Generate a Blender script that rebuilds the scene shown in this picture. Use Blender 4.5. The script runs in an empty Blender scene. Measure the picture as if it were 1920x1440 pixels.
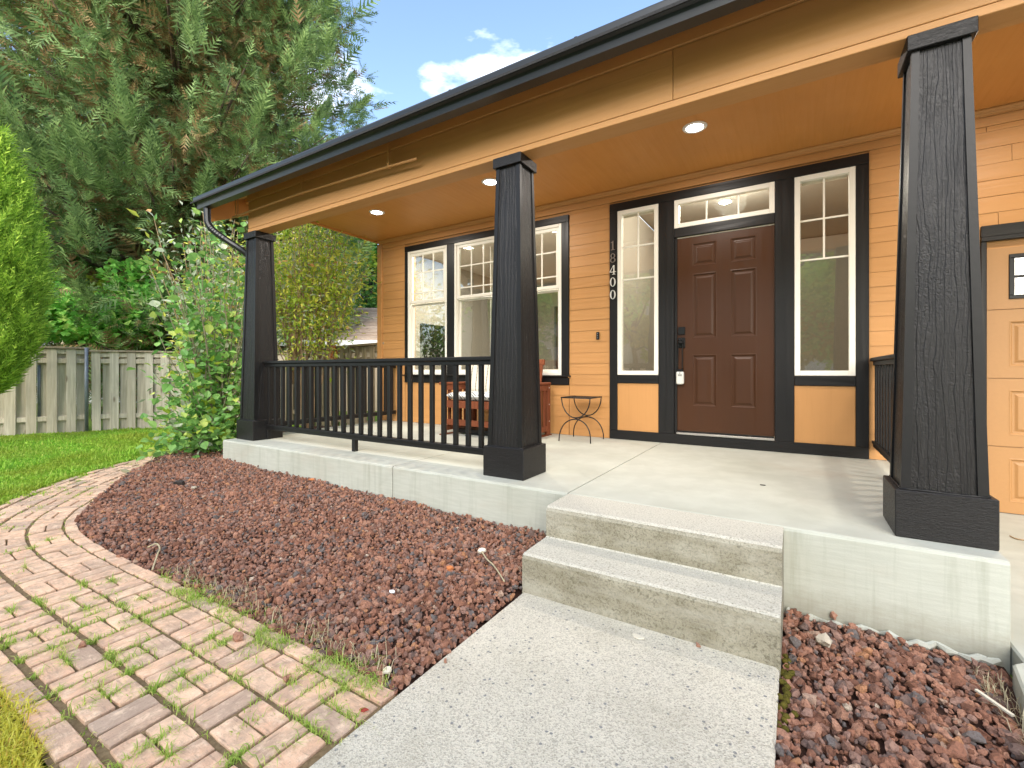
import bpy, math, random
import numpy as np
from mathutils import Vector, Matrix
R = math.radians
random.seed(11)
rng = np.random.default_rng(11)
S = bpy.context.scene
COL = S.collection

# ------------------------------------------------------------------ camera, sky, sun, exposure
cam_d = bpy.data.cameras.new('camera')
cam = bpy.data.objects.new('camera', cam_d)
COL.objects.link(cam)
cam.location = (0, 0, 1.1487)
cam.rotation_euler = (R(90), 0, R(31.8755))
cam_d.sensor_width = 36.0
cam_d.lens = 36.0 * 852.22 / 1920
cam_d.shift_y = -24.0 / 1920
cam_d.clip_start = 0.05
cam_d.clip_end = 600
S.camera = cam

SUN_EL, SUN_AZ = 30.0, 160.0            # azimuth clockwise from +Y: the sun stands over the street side
world = bpy.data.worlds.new('World')
S.world = world
world.use_nodes = True
wn, wl = world.node_tree.nodes, world.node_tree.links
wn.clear()
w_out = wn.new('ShaderNodeOutputWorld')
w_bg = wn.new('ShaderNodeBackground')
w_bg.inputs['Strength'].default_value = 0.14
w_sky = wn.new('ShaderNodeTexSky')
w_sky.sky_type = 'NISHITA'
w_sky.sun_disc = False
w_sky.sun_elevation = R(SUN_EL)
w_sky.sun_rotation = R(SUN_AZ)
w_sky.air_density = 1.0
w_sky.dust_density = 1.2
w_sky.ozone_density = 1.2
w_tc = wn.new('ShaderNodeTexCoord')
w_map = wn.new('ShaderNodeMapping')
w_map.inputs['Scale'].default_value = (1.0, 1.0, 2.6)
w_map.inputs['Location'].default_value = (1.3, 0.2, 0.7)
w_noise = wn.new('ShaderNodeTexNoise')
w_noise.inputs['Scale'].default_value = 2.3
w_noise.inputs['Detail'].default_value = 7
w_noise.inputs['Roughness'].default_value = 0.56
w_ramp = wn.new('ShaderNodeValToRGB')
w_ramp.color_ramp.elements[0].position = 0.52
w_ramp.color_ramp.elements[1].position = 0.70
w_mix = wn.new('ShaderNodeMix')
w_mix.data_type = 'RGBA'
w_mix.inputs[7].default_value = (9.2, 9.2, 9.3, 1)
wl.new(w_tc.outputs['Generated'], w_map.inputs['Vector'])
wl.new(w_map.outputs['Vector'], w_noise.inputs['Vector'])
wl.new(w_noise.outputs['Fac'], w_ramp.inputs['Fac'])
wl.new(w_ramp.outputs['Color'], w_mix.inputs[0])
wl.new(w_sky.outputs['Color'], w_mix.inputs[6])
wl.new(w_mix.outputs[2], w_bg.inputs['Color'])
wl.new(w_bg.outputs['Background'], w_out.inputs['Surface'])

sun_d = bpy.data.lights.new('sun', 'SUN')
sun_d.energy = 1.5
sun_d.angle = R(50)
sun_d.color = (1.0, 0.95, 0.87)
sun = bpy.data.objects.new('sun', sun_d)
COL.objects.link(sun)
_az, _el = R(SUN_AZ), R(SUN_EL)
_dir = Vector((math.sin(_az) * math.cos(_el), math.cos(_az) * math.cos(_el), math.sin(_el)))
sun.rotation_euler = _dir.to_track_quat('Z', 'Y').to_euler()
sun.location = (-6, -10, 20)

S.view_settings.view_transform = 'Standard'
S.view_settings.look = 'None'
S.view_settings.exposure = 1.62
S.view_settings.gamma = 1.0
S.view_settings.use_curve_mapping = False
S.render.engine = 'CYCLES'
S.cycles.use_denoising = True
S.cycles.max_bounces = 10
S.cycles.diffuse_bounces = 5
S.cycles.transparent_max_bounces = 16
S.cycles.sample_clamp_indirect = 6.0

# ------------------------------------------------------------------ materials
class NM:
    def __init__(s, name, rough=0.6, spec=0.5, metal=0.0):
        s.m = bpy.data.materials.new(name)
        s.m.use_nodes = True
        s.n, s.l = s.m.node_tree.nodes, s.m.node_tree.links
        s.b = s.n['Principled BSDF']
        s.b.inputs['Roughness'].default_value = rough
        s.b.inputs['Specular IOR Level'].default_value = spec
        s.b.inputs['Metallic'].default_value = metal
        s._co = None
        s.bump_in = None
    def coord(s, offs=True):
        """object coordinates, shifted at random from one object to the next"""
        if s._co is None:
            tc = s.n.new('ShaderNodeTexCoord')
            if offs:
                oi = s.n.new('ShaderNodeObjectInfo')
                mu = s.n.new('ShaderNodeMath'); mu.operation = 'MULTIPLY'; mu.inputs[1].default_value = 37.0
                s.l.new(oi.outputs['Random'], mu.inputs[0])
                cb = s.n.new('ShaderNodeCombineXYZ')
                for k in range(3): s.l.new(mu.outputs[0], cb.inputs[k])
                ad = s.n.new('ShaderNodeVectorMath'); ad.operation = 'ADD'
                s.l.new(tc.outputs['Object'], ad.inputs[0]); s.l.new(cb.outputs[0], ad.inputs[1])
                s._co = ad.outputs[0]
            else:
                s._co = tc.outputs['Object']
        return s._co
    def mapped(s, scale, offs=True):
        mp = s.n.new('ShaderNodeMapping')
        mp.inputs['Scale'].default_value = scale if isinstance(scale, (tuple, list)) else (scale,) * 3
        s.l.new(s.coord(offs), mp.inputs['Vector'])
        return mp.outputs[0]
    def noise(s, scale=5.0, detail=4, rough=0.55, dist=0.0, vec=None, offs=True, out='Fac'):
        t = s.n.new('ShaderNodeTexNoise')
        t.inputs['Scale'].default_value = 1.0
        t.inputs['Detail'].default_value = detail
        t.inputs['Roughness'].default_value = rough
        t.inputs['Distortion'].default_value = dist
        s.l.new(vec if vec is not None else s.mapped(scale, offs), t.inputs['Vector'])
        return t.outputs[out]
    def voronoi(s, scale, feature='F1', out='Distance', offs=True):
        t = s.n.new('ShaderNodeTexVoronoi'); t.feature = feature
        t.inputs['Scale'].default_value = 1.0
        s.l.new(s.mapped(scale, offs), t.inputs['Vector'])
        return t.outputs[out]
    def wave(s, scale, axis='Z', dist=4.0, detail=2.0, dscale=1.0, bands=1.0):
        t = s.n.new('ShaderNodeTexWave'); t.wave_type = 'BANDS'; t.bands_direction = axis
        t.inputs['Scale'].default_value = bands
        t.inputs['Distortion'].default_value = dist
        t.inputs['Detail'].default_value = detail
        t.inputs['Detail Scale'].default_value = dscale
        s.l.new(s.mapped(scale), t.inputs['Vector'])
        return t.outputs['Fac']
    def ramp(s, fac, stops, interp='LINEAR'):
        r = s.n.new('ShaderNodeValToRGB')
        r.color_ramp.interpolation = interp
        e = r.color_ramp.elements
        while len(e) < len(stops): e.new(0.5)
        for q, (p, c) in zip(e, stops):
            q.position = p
            q.color = (*c, 1) if isinstance(c, (tuple, list)) else (c, c, c, 1)
        s.l.new(fac, r.inputs[0])
        return r.outputs['Color']
    def mix(s, fac, a, b, mode='MIX'):
        m = s.n.new('ShaderNodeMix'); m.data_type = 'RGBA'; m.blend_type = mode
        for i, v in ((0, fac), (6, a), (7, b)):
            if hasattr(v, 'is_linked') or hasattr(v, 'node'): s.l.new(v, m.inputs[i])
            elif i == 0: m.inputs[0].default_value = v
            else: m.inputs[i].default_value = (*v, 1)
        return m.outputs[2]
    def math(s, op, a, b=0.0):
        m = s.n.new('ShaderNodeMath'); m.operation = op
        for i, v in ((0, a), (1, b)):
            if hasattr(v, 'node'): s.l.new(v, m.inputs[i])
            else: m.inputs[i].default_value = v
        return m.outputs[0]
    def color(s, c):
        if hasattr(c, 'node'): s.l.new(c, s.b.inputs['Base Color'])
        else: s.b.inputs['Base Color'].default_value = (*c, 1)
        return s
    def rough(s, r):
        s.l.new(r, s.b.inputs['Roughness']); return s
    def bump(s, h, dist=0.002, strength=1.0):
        b = s.n.new('ShaderNodeBump')
        b.inputs['Strength'].default_value = strength
        b.inputs['Distance'].default_value = dist
        s.l.new(h, b.inputs['Height'])
        if s.bump_in is not None: s.l.new(s.bump_in, b.inputs['Normal'])
        s.bump_in = b.outputs[0]
        s.l.new(s.bump_in, s.b.inputs['Normal'])
        return s
    def island(s):
        return s.n.new('ShaderNodeNewGeometry').outputs['Random Per Island']
    def objrand(s):
        return s.n.new('ShaderNodeObjectInfo').outputs['Random']
    def translucent(s, col_socket, amount=0.35):
        t = s.n.new('ShaderNodeBsdfTranslucent')
        if hasattr(col_socket, 'node'): s.l.new(col_socket, t.inputs['Color'])
        else: t.inputs['Color'].default_value = (*col_socket, 1)
        mx = s.n.new('ShaderNodeMixShader'); mx.inputs[0].default_value = amount
        s.l.new(s.b.outputs[0], mx.inputs[1]); s.l.new(t.outputs[0], mx.inputs[2])
        s.l.new(mx.outputs[0], s.n['Material Output'].inputs['Surface'])
        return s

ORANGE = (0.495, 0.25, 0.088)
def painted(name, base, axis, rough=0.5, grain=0.0016, fine=0.0004):
    """paint over embossed board, the grain running along one axis"""
    m = NM(name, rough, 0.32)
    st = {'X': (1.1, 26, 26), 'Z': (26, 26, 1.1), 'Y': (26, 1.1, 26)}[axis]
    wv = {'X': (0.55, 5, 5), 'Z': (5, 5, 0.55), 'Y': (5, 0.55, 5)}[axis]
    n1 = m.noise(vec=m.mapped(st), detail=6, rough=0.62, dist=0.9)
    if axis == 'Z': w = m.wave(wv, 'X', 7, 3, 1.3, 0.9)
    elif axis == 'Y': w = m.wave(wv, 'X', 7, 3, 1.3, 0.9)
    else: w = m.wave(wv, 'Z', 16, 3, 0.7, 0.9)
    patch = m.noise(1.6, 3)
    c = m.mix(m.ramp(patch, [(0.3, 0.0), (0.75, 1.0)]), tuple(v * 0.93 for v in base), tuple(min(1, v * 1.06) for v in base))
    c = m.mix(m.ramp(n1, [(0.32, 0.16), (0.5, 0.0)]), c, tuple(v * 0.72 for v in base))
    m.color(c)
    m.rough(m.ramp(n1, [(0.3, min(1, rough + 0.1)), (0.7, rough - 0.06)]))
    m.bump(m.noise(vec=m.mapped(70), detail=3), fine)
    m.bump(m.math('ADD', m.math('MULTIPLY', w, 0.6), n1), grain)
    return m.m
M = {}
M['orange_x'] = painted('orange_siding_paint', ORANGE, 'X', 0.5, 0.0013)
M['orange_beam'] = painted('orange_beam_paint', ORANGE, 'X', 0.5, 0.0015)
M['orange_y'] = painted('orange_ceiling_paint', (ORANGE[0] * 1.12, ORANGE[1] * 0.98, ORANGE[2] * 0.72), 'Y', 0.5, 0.0005)
M['orange_z'] = painted('orange_trim_paint', ORANGE, 'Z', 0.5, 0.0004)
M['black_x'] = painted('black_trim_paint_across', (0.0095, 0.0088, 0.0085), 'X', 0.42, 0.001)
M['black_z'] = painted('black_trim_paint_upright', (0.0095, 0.0088, 0.0085), 'Z', 0.42, 0.001)

def rough_sawn(name, across):
    m = NM(name, 0.45, 0.32)
    st = (24, 24, 110) if across == 'X' else (62, 62, 6)
    a = m.noise(vec=m.mapped(st), detail=8, rough=0.68, dist=1.6)
    wv = m.wave((9, 9, 1.2) if across != 'X' else (1.4, 1.4, 9), 'X' if across != 'X' else 'Z', 9, 3, 1.2, 1.1)
    b = m.noise(85, 4, 0.6)
    if across != 'X':
        cr = m.noise(vec=m.mapped((46, 46, 30)), detail=5, rough=0.6, dist=2.4)
        where = m.ramp(m.noise((5, 5, 1.6), 4), [(0.40, 0.0), (0.60, 1.0)])
        a = m.mix(where, a, cr)
    h = m.math('ADD', m.math('MULTIPLY', a, 1.1), m.math('ADD', m.math('MULTIPLY', m.ramp(wv, [(0.35, 0.0), (0.62, 1.0)]), 0.40 if across != 'X' else 0.0), m.math('MULTIPLY', b, 0.35)))
    m.color(m.mix(m.noise(3, 3), (0.0095, 0.0086, 0.0083), (0.016, 0.014, 0.013)))
    m.rough(m.ramp(b, [(0.3, 0.34), (0.7, 0.5)]))
    m.bump(h, 0.0040 if across != 'X' else 0.0026)
    return m.m
M['black_sawn'] = rough_sawn('black_rough_sawn_paint', 'Z')
M['black_sawn_x'] = rough_sawn('black_rough_sawn_paint_across', 'X')

def simple(name, c, rough=0.5, spec=0.5, metal=0.0, nz=0.06, nscale=30, bump=0.0003):
    m = NM(name, rough, spec, metal)
    n = m.noise(nscale, 4)
    m.color(m.mix(n, tuple(max(0, v * (1 - nz * 2)) for v in c), tuple(min(1, v * (1 + nz * 2)) for v in c)))
    if bump: m.bump(n, bump)
    return m.m
M['black_smooth'] = simple('black_rail_paint', (0.0095, 0.0088, 0.0085), 0.45, 0.32, 0, 0.12, 40, 0.0005)
M['gutter'] = simple('dark_grey_gutter_enamel', (0.014, 0.0142, 0.0145), 0.36, 0.5, 0, 0.15, 6, 0.0004)
M['vinyl'] = simple('cream_white_vinyl', (0.80, 0.77, 0.69), 0.38, 0.5, 0, 0.02, 12)
M['white'] = simple('white_enamel', (0.80, 0.80, 0.78), 0.35)
M['door'] = painted('brown_door_paint', (0.058, 0.0215, 0.0075), 'Z', 0.36, 0.00035, 0.0002)
M['hardware'] = simple('matt_black_metal', (0.008, 0.008, 0.008), 0.42, 0.5, 0.4)
M['iron'] = simple('black_wrought_iron', (0.011, 0.010, 0.010), 0.42, 0.5, 0.2)
M['lockbox'] = simple('pale_grey_plastic', (0.62, 0.61, 0.56), 0.4)
M['nickel'] = simple('brushed_nickel', (0.80, 0.79, 0.76), 0.42, 0.5, 0.55)
M['pewter'] = simple('tarnished_digit_metal', (0.30, 0.27, 0.25), 0.35, 0.5, 0.8)
M['alum'] = simple('aluminium_sill', (0.5, 0.48, 0.45), 0.35, 0.5, 0.8)
M['galv'] = simple('galvanised_pipe', (0.23, 0.25, 0.27), 0.5, 0.5, 0.5, 0.15, 20)
M['garage'] = simple('tan_garage_door_enamel', (0.36, 0.185, 0.063), 0.5, 0.5, 0, 0.03, 50, 0.0002)
M['in_wall'] = simple('greige_wall_paint', (0.42, 0.39, 0.33), 0.8)
M['in_floor'] = simple('carpet_floor', (0.30, 0.25, 0.19), 0.9)
M['in_white'] = simple('white_room_trim', (0.74, 0.72, 0.68), 0.5)
M['tv'] = simple('black_screen', (0.006, 0.006, 0.007), 0.12)
_m = NM('pale_drape_fabric', 0.9, 0.2); _m.color((0.66, 0.65, 0.60)); _m.translucent((0.66, 0.65, 0.60), 0.45); M['drape'] = _m.m

def emitter(name, c, st):
    m = bpy.data.materials.new(name); m.use_nodes = True
    n = m.node_tree.nodes; b = n['Principled BSDF']
    b.inputs['Base Color'].default_value = (0.8, 0.8, 0.8, 1)
    b.inputs['Emission Color'].default_value = (*c, 1)
    b.inputs['Emission Strength'].default_value = st
    return m
M['lamp'] = emitter('lit_lamp_lens', (1.0, 0.95, 0.88), 14.0)

def glass():
    m = bpy.data.materials.new('window_glass'); m.use_nodes = True
    n, l = m.node_tree.nodes, m.node_tree.links
    n.remove(n['Principled BSDF'])
    tr = n.new('ShaderNodeBsdfTransparent'); tr.inputs[0].default_value = (0.88, 0.89, 0.86, 1)
    gl = n.new('ShaderNodeBsdfGlossy'); gl.inputs['Roughness'].default_value = 0.012
    gl.inputs['Color'].default_value = (0.96, 0.97, 0.95, 1)
    fr = n.new('ShaderNodeLayerWeight'); fr.inputs['Blend'].default_value = 0.5
    pw = n.new('ShaderNodeMath'); pw.operation = 'POWER'; pw.inputs[1].default_value = 4.0
    l.new(fr.outputs['Facing'], pw.inputs[0])
    tc = n.new('ShaderNodeTexCoord'); ns = n.new('ShaderNodeTexNoise'); ns.inputs['Scale'].default_value = 1.4
    bp = n.new('ShaderNodeBump'); bp.inputs['Distance'].default_value = 0.004; bp.inputs['Strength'].default_value = 0.5
    l.new(tc.outputs['Object'], ns.inputs['Vector']); l.new(ns.outputs['Fac'], bp.inputs['Height'])
    l.new(bp.outputs[0], gl.inputs['Normal'])
    mx = n.new('ShaderNodeMixShader')
    ml = n.new('ShaderNodeMath'); ml.operation = 'MULTIPLY_ADD'; ml.inputs[1].default_value = 0.90; ml.inputs[2].default_value = 0.115
    l.new(pw.outputs[0], ml.inputs[0]); l.new(ml.outputs[0], mx.inputs[0])
    l.new(tr.outputs[0], mx.inputs[1]); l.new(gl.outputs[0], mx.inputs[2])
    l.new(mx.outputs[0], n['Material Output'].inputs['Surface'])
    return m
M['glass'] = glass()

def concrete_smooth():
    m = NM('troweled_concrete', 0.75, 0.35)
    a = m.noise(1.1, 5, 0.6); b = m.noise((5, 5, 60), 5, 0.6); c = m.noise(120, 3, 0.6)
    col = m.ramp(a, [(0.25, (0.385, 0.388, 0.318)), (0.5, (0.462, 0.468, 0.398)), (0.75, (0.508, 0.516, 0.448))])
    col = m.mix(m.ramp(b, [(0.42, 0.22), (0.6, 0.0)]), col, (0.32, 0.318, 0.265))
    sp = m.voronoi(60)
    col = m.mix(m.ramp(sp, [(0.05, 0.35), (0.11, 0.0)]), col, (0.30, 0.28, 0.24))
    stain = m.noise((0.8, 0.9, 2), 6, 0.65, 0.6)
    col = m.mix(m.ramp(stain, [(0.56, 0.0), (0.72, 0.35)]), col, (0.42, 0.35, 0.27))
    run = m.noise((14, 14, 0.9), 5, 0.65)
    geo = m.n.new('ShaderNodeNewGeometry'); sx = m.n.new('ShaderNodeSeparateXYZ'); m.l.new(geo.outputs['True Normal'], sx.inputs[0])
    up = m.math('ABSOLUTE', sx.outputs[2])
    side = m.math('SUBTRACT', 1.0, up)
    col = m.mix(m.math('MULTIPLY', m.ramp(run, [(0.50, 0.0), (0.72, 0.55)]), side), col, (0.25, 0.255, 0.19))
    blot = m.noise((2.4, 2.4, 5), 6, 0.7, 0.8)
    col = m.mix(m.ramp(blot, [(0.56, 0.0), (0.74, 0.30)]), col, (0.30, 0.285, 0.23))
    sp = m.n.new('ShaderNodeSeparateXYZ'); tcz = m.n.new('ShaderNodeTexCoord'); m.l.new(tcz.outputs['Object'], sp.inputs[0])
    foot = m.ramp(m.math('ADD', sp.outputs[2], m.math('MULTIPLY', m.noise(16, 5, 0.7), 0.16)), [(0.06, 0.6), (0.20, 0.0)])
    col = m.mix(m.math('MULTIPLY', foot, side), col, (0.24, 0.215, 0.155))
    m.color(col); m.bump(c, 0.0006); m.bump(b, 0.0009)
    return m.m
M['concrete'] = concrete_smooth()

def concrete_aggregate(name, tint, worn):
    m = NM(name, 0.85, 0.3)
    v1 = m.n.new('ShaderNodeTexVoronoi'); v1.inputs['Scale'].default_value = 1.0
    m.l.new(m.mapped(210), v1.inputs['Vector'])
    v2 = m.n.new('ShaderNodeTexVoronoi'); v2.inputs['Scale'].default_value = 1.0
    m.l.new(m.mapped(75), v2.inputs['Vector'])
    base = m.ramp(m.noise(2.2, 5, 0.6), [(0.3, tuple(t * 0.90 for t in tint)), (0.7, tuple(t * 1.06 for t in tint))])
    sep = m.n.new('ShaderNodeSeparateColor'); m.l.new(v1.outputs['Color'], sep.inputs[0])
    grit = m.ramp(sep.outputs[0], [(0.0, (0.14, 0.125, 0.10)), (0.13, (0.31, 0.28, 0.22)), (0.34, (0.54, 0.50, 0.405)), (0.66, (0.66, 0.615, 0.505)), (1.0, (0.75, 0.71, 0.61))], 'CONSTANT')
    col = m.mix(0.45 if worn else 0.35, base, grit)
    sep2 = m.n.new('ShaderNodeSeparateColor'); m.l.new(v2.outputs['Color'], sep2.inputs[0])
    peb = m.math('MULTIPLY', m.math('GREATER_THAN', sep2.outputs[1], 0.955), m.math('LESS_THAN', v2.outputs['Distance'], 0.42))
    col = m.mix(m.math('MULTIPLY', peb, 0.75), col, (0.14, 0.15, 0.165))
    st = m.noise((3, 3, 5), 6, 0.7)
    col = m.mix(m.ramp(st, [(0.5, 0.0), (0.75, 0.30)]), col, (0.30, 0.265, 0.18))
    bl = m.noise((1.3, 0.8, 2), 6, 0.7, 0.7)
    col = m.mix(m.ramp(bl, [(0.50, 0.0), (0.70, 0.38)]), col, (0.33, 0.30, 0.225))
    m.color(col)
    m.bump(v1.outputs['Distance'], 0.0022); m.bump(m.noise(40, 5), 0.002)
    return m.m
M['aggregate'] = concrete_aggregate('exposed_aggregate_concrete', (0.66, 0.605, 0.485), True)
def riser_concrete():
    m = NM('mossy_pitted_step_concrete', 0.9, 0.25)
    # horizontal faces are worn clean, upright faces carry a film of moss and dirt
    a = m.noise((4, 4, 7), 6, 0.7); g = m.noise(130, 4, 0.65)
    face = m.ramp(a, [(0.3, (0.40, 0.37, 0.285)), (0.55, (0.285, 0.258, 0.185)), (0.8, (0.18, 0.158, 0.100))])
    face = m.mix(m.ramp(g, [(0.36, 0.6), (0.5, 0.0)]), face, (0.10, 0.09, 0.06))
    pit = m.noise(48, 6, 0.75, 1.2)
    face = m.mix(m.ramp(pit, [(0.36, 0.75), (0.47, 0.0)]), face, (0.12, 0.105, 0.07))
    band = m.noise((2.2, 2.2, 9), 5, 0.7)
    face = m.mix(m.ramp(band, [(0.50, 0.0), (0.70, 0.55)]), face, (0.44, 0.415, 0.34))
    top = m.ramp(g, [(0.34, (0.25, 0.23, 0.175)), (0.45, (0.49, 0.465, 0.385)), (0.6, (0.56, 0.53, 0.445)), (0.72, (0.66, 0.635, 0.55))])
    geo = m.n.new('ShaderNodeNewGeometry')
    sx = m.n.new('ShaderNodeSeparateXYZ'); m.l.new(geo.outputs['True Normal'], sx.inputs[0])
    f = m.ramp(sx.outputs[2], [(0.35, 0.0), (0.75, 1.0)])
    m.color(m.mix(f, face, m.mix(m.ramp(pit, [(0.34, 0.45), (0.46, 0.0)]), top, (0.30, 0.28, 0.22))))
    m.bump(g, 0.0022); m.bump(pit, 0.004)
    return m.m
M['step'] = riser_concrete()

def brick_mat():
    m = NM('weathered_paving_brick', 0.88, 0.25)
    r = m.objrand()
    base = m.ramp(r, [(0.0, (0.58, 0.40, 0.29)), (0.22, (0.64, 0.47, 0.355)), (0.45, (0.54, 0.36, 0.265)), (0.62, (0.62, 0.44, 0.33)),
                      (0.72, (0.44, 0.32, 0.25)), (0.84, (0.37, 0.295, 0.25)), (0.92, (0.60, 0.43, 0.32)), (1.0, (0.53, 0.355, 0.265))])
    n = m.noise((9, 9, 9), 6, 0.68)
    c = m.mix(m.ramp(n, [(0.40, 0.7), (0.60, 0.0)]), base, (0.30, 0.235, 0.195))
    c = m.mix(m.ramp(m.noise(22, 5, 0.7), [(0.5, 0.0), (0.70, 0.55)]), c, (0.74, 0.61, 0.49))
    c = m.mix(m.ramp(m.noise((14, 90, 90), 5, 0.65), [(0.55, 0.0), (0.68, 0.5)]), c, (0.20, 0.15, 0.125))
    c = m.mix(m.ramp(m.noise(170, 3, 0.7), [(0.30, 0.5), (0.42, 0.0)]), c, (0.17, 0.12, 0.10))
    m.color(m.mix(1.0, c, (1.34, 1.24, 1.10), 'MULTIPLY'))
    m.bump(m.noise((30, 90, 90), 6, 0.7), 0.0032); m.bump(m.noise(190, 4, 0.7), 0.0016)
    return m.m
M['brick'] = brick_mat()

def soil(name, c1, c2, scale=40, d=0.006):
    m = NM(name, 0.95, 0.15)
    n = m.noise(scale, 6, 0.7)
    m.color(m.ramp(n, [(0.3, c1), (0.7, c2)])); m.bump(n, d)
    return m.m
M['sand'] = soil('sandy_joint_soil', (0.13, 0.09, 0.045), (0.28, 0.205, 0.115), 60)
M['bedsoil'] = soil('dark_bed_soil', (0.045, 0.022, 0.016), (0.085, 0.045, 0.032), 60)
M['turf'] = soil('green_turf_soil', (0.09, 0.16, 0.02), (0.18, 0.27, 0.04), 14, 0.01)
M['tarmac'] = soil('street_asphalt', (0.045, 0.045, 0.047), (0.065, 0.064, 0.062), 90, 0.002)

def rock_mat():
    m = NM('red_lava_rock', 0.92, 0.2)
    r = m.island()
    c = m.ramp(r, [(0.0, (0.19, 0.088, 0.056)), (0.14, (0.29, 0.135, 0.085)), (0.30, (0.36, 0.178, 0.115)), (0.44, (0.24, 0.130, 0.094)),
                   (0.56, (0.39, 0.205, 0.135)), (0.68, (0.31, 0.185, 0.140)), (0.80, (0.17, 0.115, 0.095)), (0.88, (0.155, 0.135, 0.125)),
                   (0.94, (0.42, 0.205, 0.105)), (0.975, (0.40, 0.27, 0.195)), (0.993, (0.50, 0.40, 0.30))], 'CONSTANT')
    n = m.noise(130, 4, 0.7, offs=False)
    c = m.mix(m.ramp(n, [(0.35, 0.5), (0.55, 0.0)]), c, (0.085, 0.045, 0.035))
    m.color(c); m.bump(n, 0.004)
    return m.m
M['rock'] = rock_mat()

def foliage(name, stops, trans=0.35, rough=0.55, spec=0.3, patch=None):
    m = NM(name, rough, spec)
    c = m.ramp(m.island(), stops)
    if patch: c = m.mix(m.ramp(m.noise(patch[0], 4, 0.6, offs=False), [(0.38, 0.0), (0.66, 1.0)]), c, patch[1])
    m.color(c)
    m.translucent(c, trans)
    return m.m
M['con_green'] = foliage('conifer_green', [(0, (0.085, 0.145, 0.052)), (0.5, (0.150, 0.235, 0.080)), (1, (0.225, 0.325, 0.115))], 0.25)
M['con_light'] = foliage('conifer_fresh_tips', [(0, (0.18, 0.29, 0.095)), (1, (0.31, 0.43, 0.15))], 0.3)
M['con_brown'] = foliage('conifer_dead_sprays', [(0, (0.2, 0.124, 0.05)), (0.6, (0.3, 0.2, 0.084)), (1, (0.22, 0.22, 0.08))], 0.2)
M['arb'] = foliage('arborvitae_green', [(0, (0.121, 0.23, 0.027)), (0.35, (0.257, 0.432, 0.047)), (0.7, (0.419, 0.621, 0.068)), (1, (0.567, 0.729, 0.108))], 0.3)
M['maple'] = foliage('maple_leaf', [(0, (0.162, 0.441, 0.089)), (0.6, (0.323, 0.705, 0.132)), (1, (0.587, 0.75, 0.205))], 0.4)
M['broad'] = foliage('broad_shrub_leaf', [(0, (0.122, 0.3, 0.067)), (0.55, (0.223, 0.446, 0.112)), (0.85, (0.356, 0.602, 0.157)), (1, (0.669, 0.75, 0.178))], 0.4, 0.45, 0.4)
M['yel'] = foliage('yellowing_shrub_leaf', [(0, (0.311, 0.395, 0.063)), (0.4, (0.582, 0.602, 0.094)), (0.75, (0.75, 0.747, 0.124)), (1, (0.75, 0.663, 0.144))], 0.4)
M['lime'] = foliage('lime_new_leaf', [(0, (0.278, 0.417, 0.038)), (1, (0.481, 0.582, 0.076))], 0.45)
M['silver'] = foliage('silvery_shrub_leaf', [(0, (0.276, 0.344, 0.206)), (1, (0.58, 0.607, 0.442))], 0.3)
M['gold'] = foliage('golden_tree_leaf', [(0, (0.264, 0.264, 0.036)), (1, (0.504, 0.432, 0.06))], 0.45)
M['dark'] = foliage('deep_green_leaf', [(0, (0.086, 0.215, 0.047)), (0.7, (0.183, 0.386, 0.076)), (1, (0.3, 0.515, 0.108))], 0.35)
M['flower'] = foliage('faded_flower_head', [(0, (0.46, 0.24, 0.09)), (1, (0.60, 0.38, 0.14))], 0.2)
M['grass'] = foliage('lawn_grass', [(0, (0.182, 0.402, 0.037)), (0.5, (0.322, 0.604, 0.056)), (0.85, (0.483, 0.75, 0.091)), (1, (0.724, 0.75, 0.182))], 0.4, patch=(1.1, (0.36, 0.46, 0.05)))
M['weed'] = foliage('joint_weed_grass', [(0, (0.229, 0.386, 0.053)), (0.6, (0.421, 0.58, 0.105)), (1, (0.737, 0.737, 0.264))], 0.4)
M['dry'] = foliage('yellow_dry_moss_grass', [(0, (0.435, 0.45, 0.046)), (0.5, (0.714, 0.652, 0.085)), (0.85, (0.75, 0.75, 0.155)), (1, (0.745, 0.435, 0.109))], 0.4)
M['straw'] = foliage('straw', [(0, (0.40, 0.33, 0.19)), (1, (0.60, 0.52, 0.34))], 0.15)
M['moss'] = soil('yellow_green_moss', (0.05, 0.045, 0.008), (0.17, 0.14, 0.025), 90, 0.01)

def bark(name, c1, c2):
    m = NM(name, 0.9, 0.2)
    n = m.noise((26, 26, 5), 6, 0.7)
    m.color(m.ramp(n, [(0.3, c1), (0.7, c2)])); m.bump(n, 0.01)
    return m.m
M['bark'] = bark('grey_brown_bark', (0.055, 0.038, 0.026), (0.15, 0.11, 0.08))
M['twig'] = bark('tan_twig_bark', (0.26, 0.17, 0.095), (0.44, 0.31, 0.18))
M['greentwig'] = bark('grey_green_stem', (0.17, 0.15, 0.09), (0.30, 0.27, 0.17))

def fence_wood(name, c1, c2, c3):
    m = NM(name, 0.88, 0.2)
    g = m.noise(vec=m.mapped((34, 34, 1.5)), detail=7, rough=0.65, dist=0.5)
    p = m.noise((2.5, 2.5, 1.2), 4)
    c = m.mix(m.objrand(), c1, c2)
    c = m.mix(m.ramp(g, [(0.38, 0.6), (0.62, 0.0)]), c, c3)
    c = m.mix(m.ramp(p, [(0.48, 0.0), (0.70, 0.65)]), c, tuple(v * .6 for v in c2))
    k = m.voronoi((5, 5, 1.7))
    c = m.mix(m.ramp(k, [(0.06, 0.75), (0.14, 0.0)]), c, (0.13, 0.085, 0.045))
    m.color(c); strk = m.noise((22, 22, .7), 5, .7)
    c = m.mix(m.ramp(strk, [(0.54, 0.0), (0.70, 0.6)]), c, tuple(v * .75 for v in c3))
    m.color(c); m.bump(g, 0.0025)
    return m.m
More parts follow.
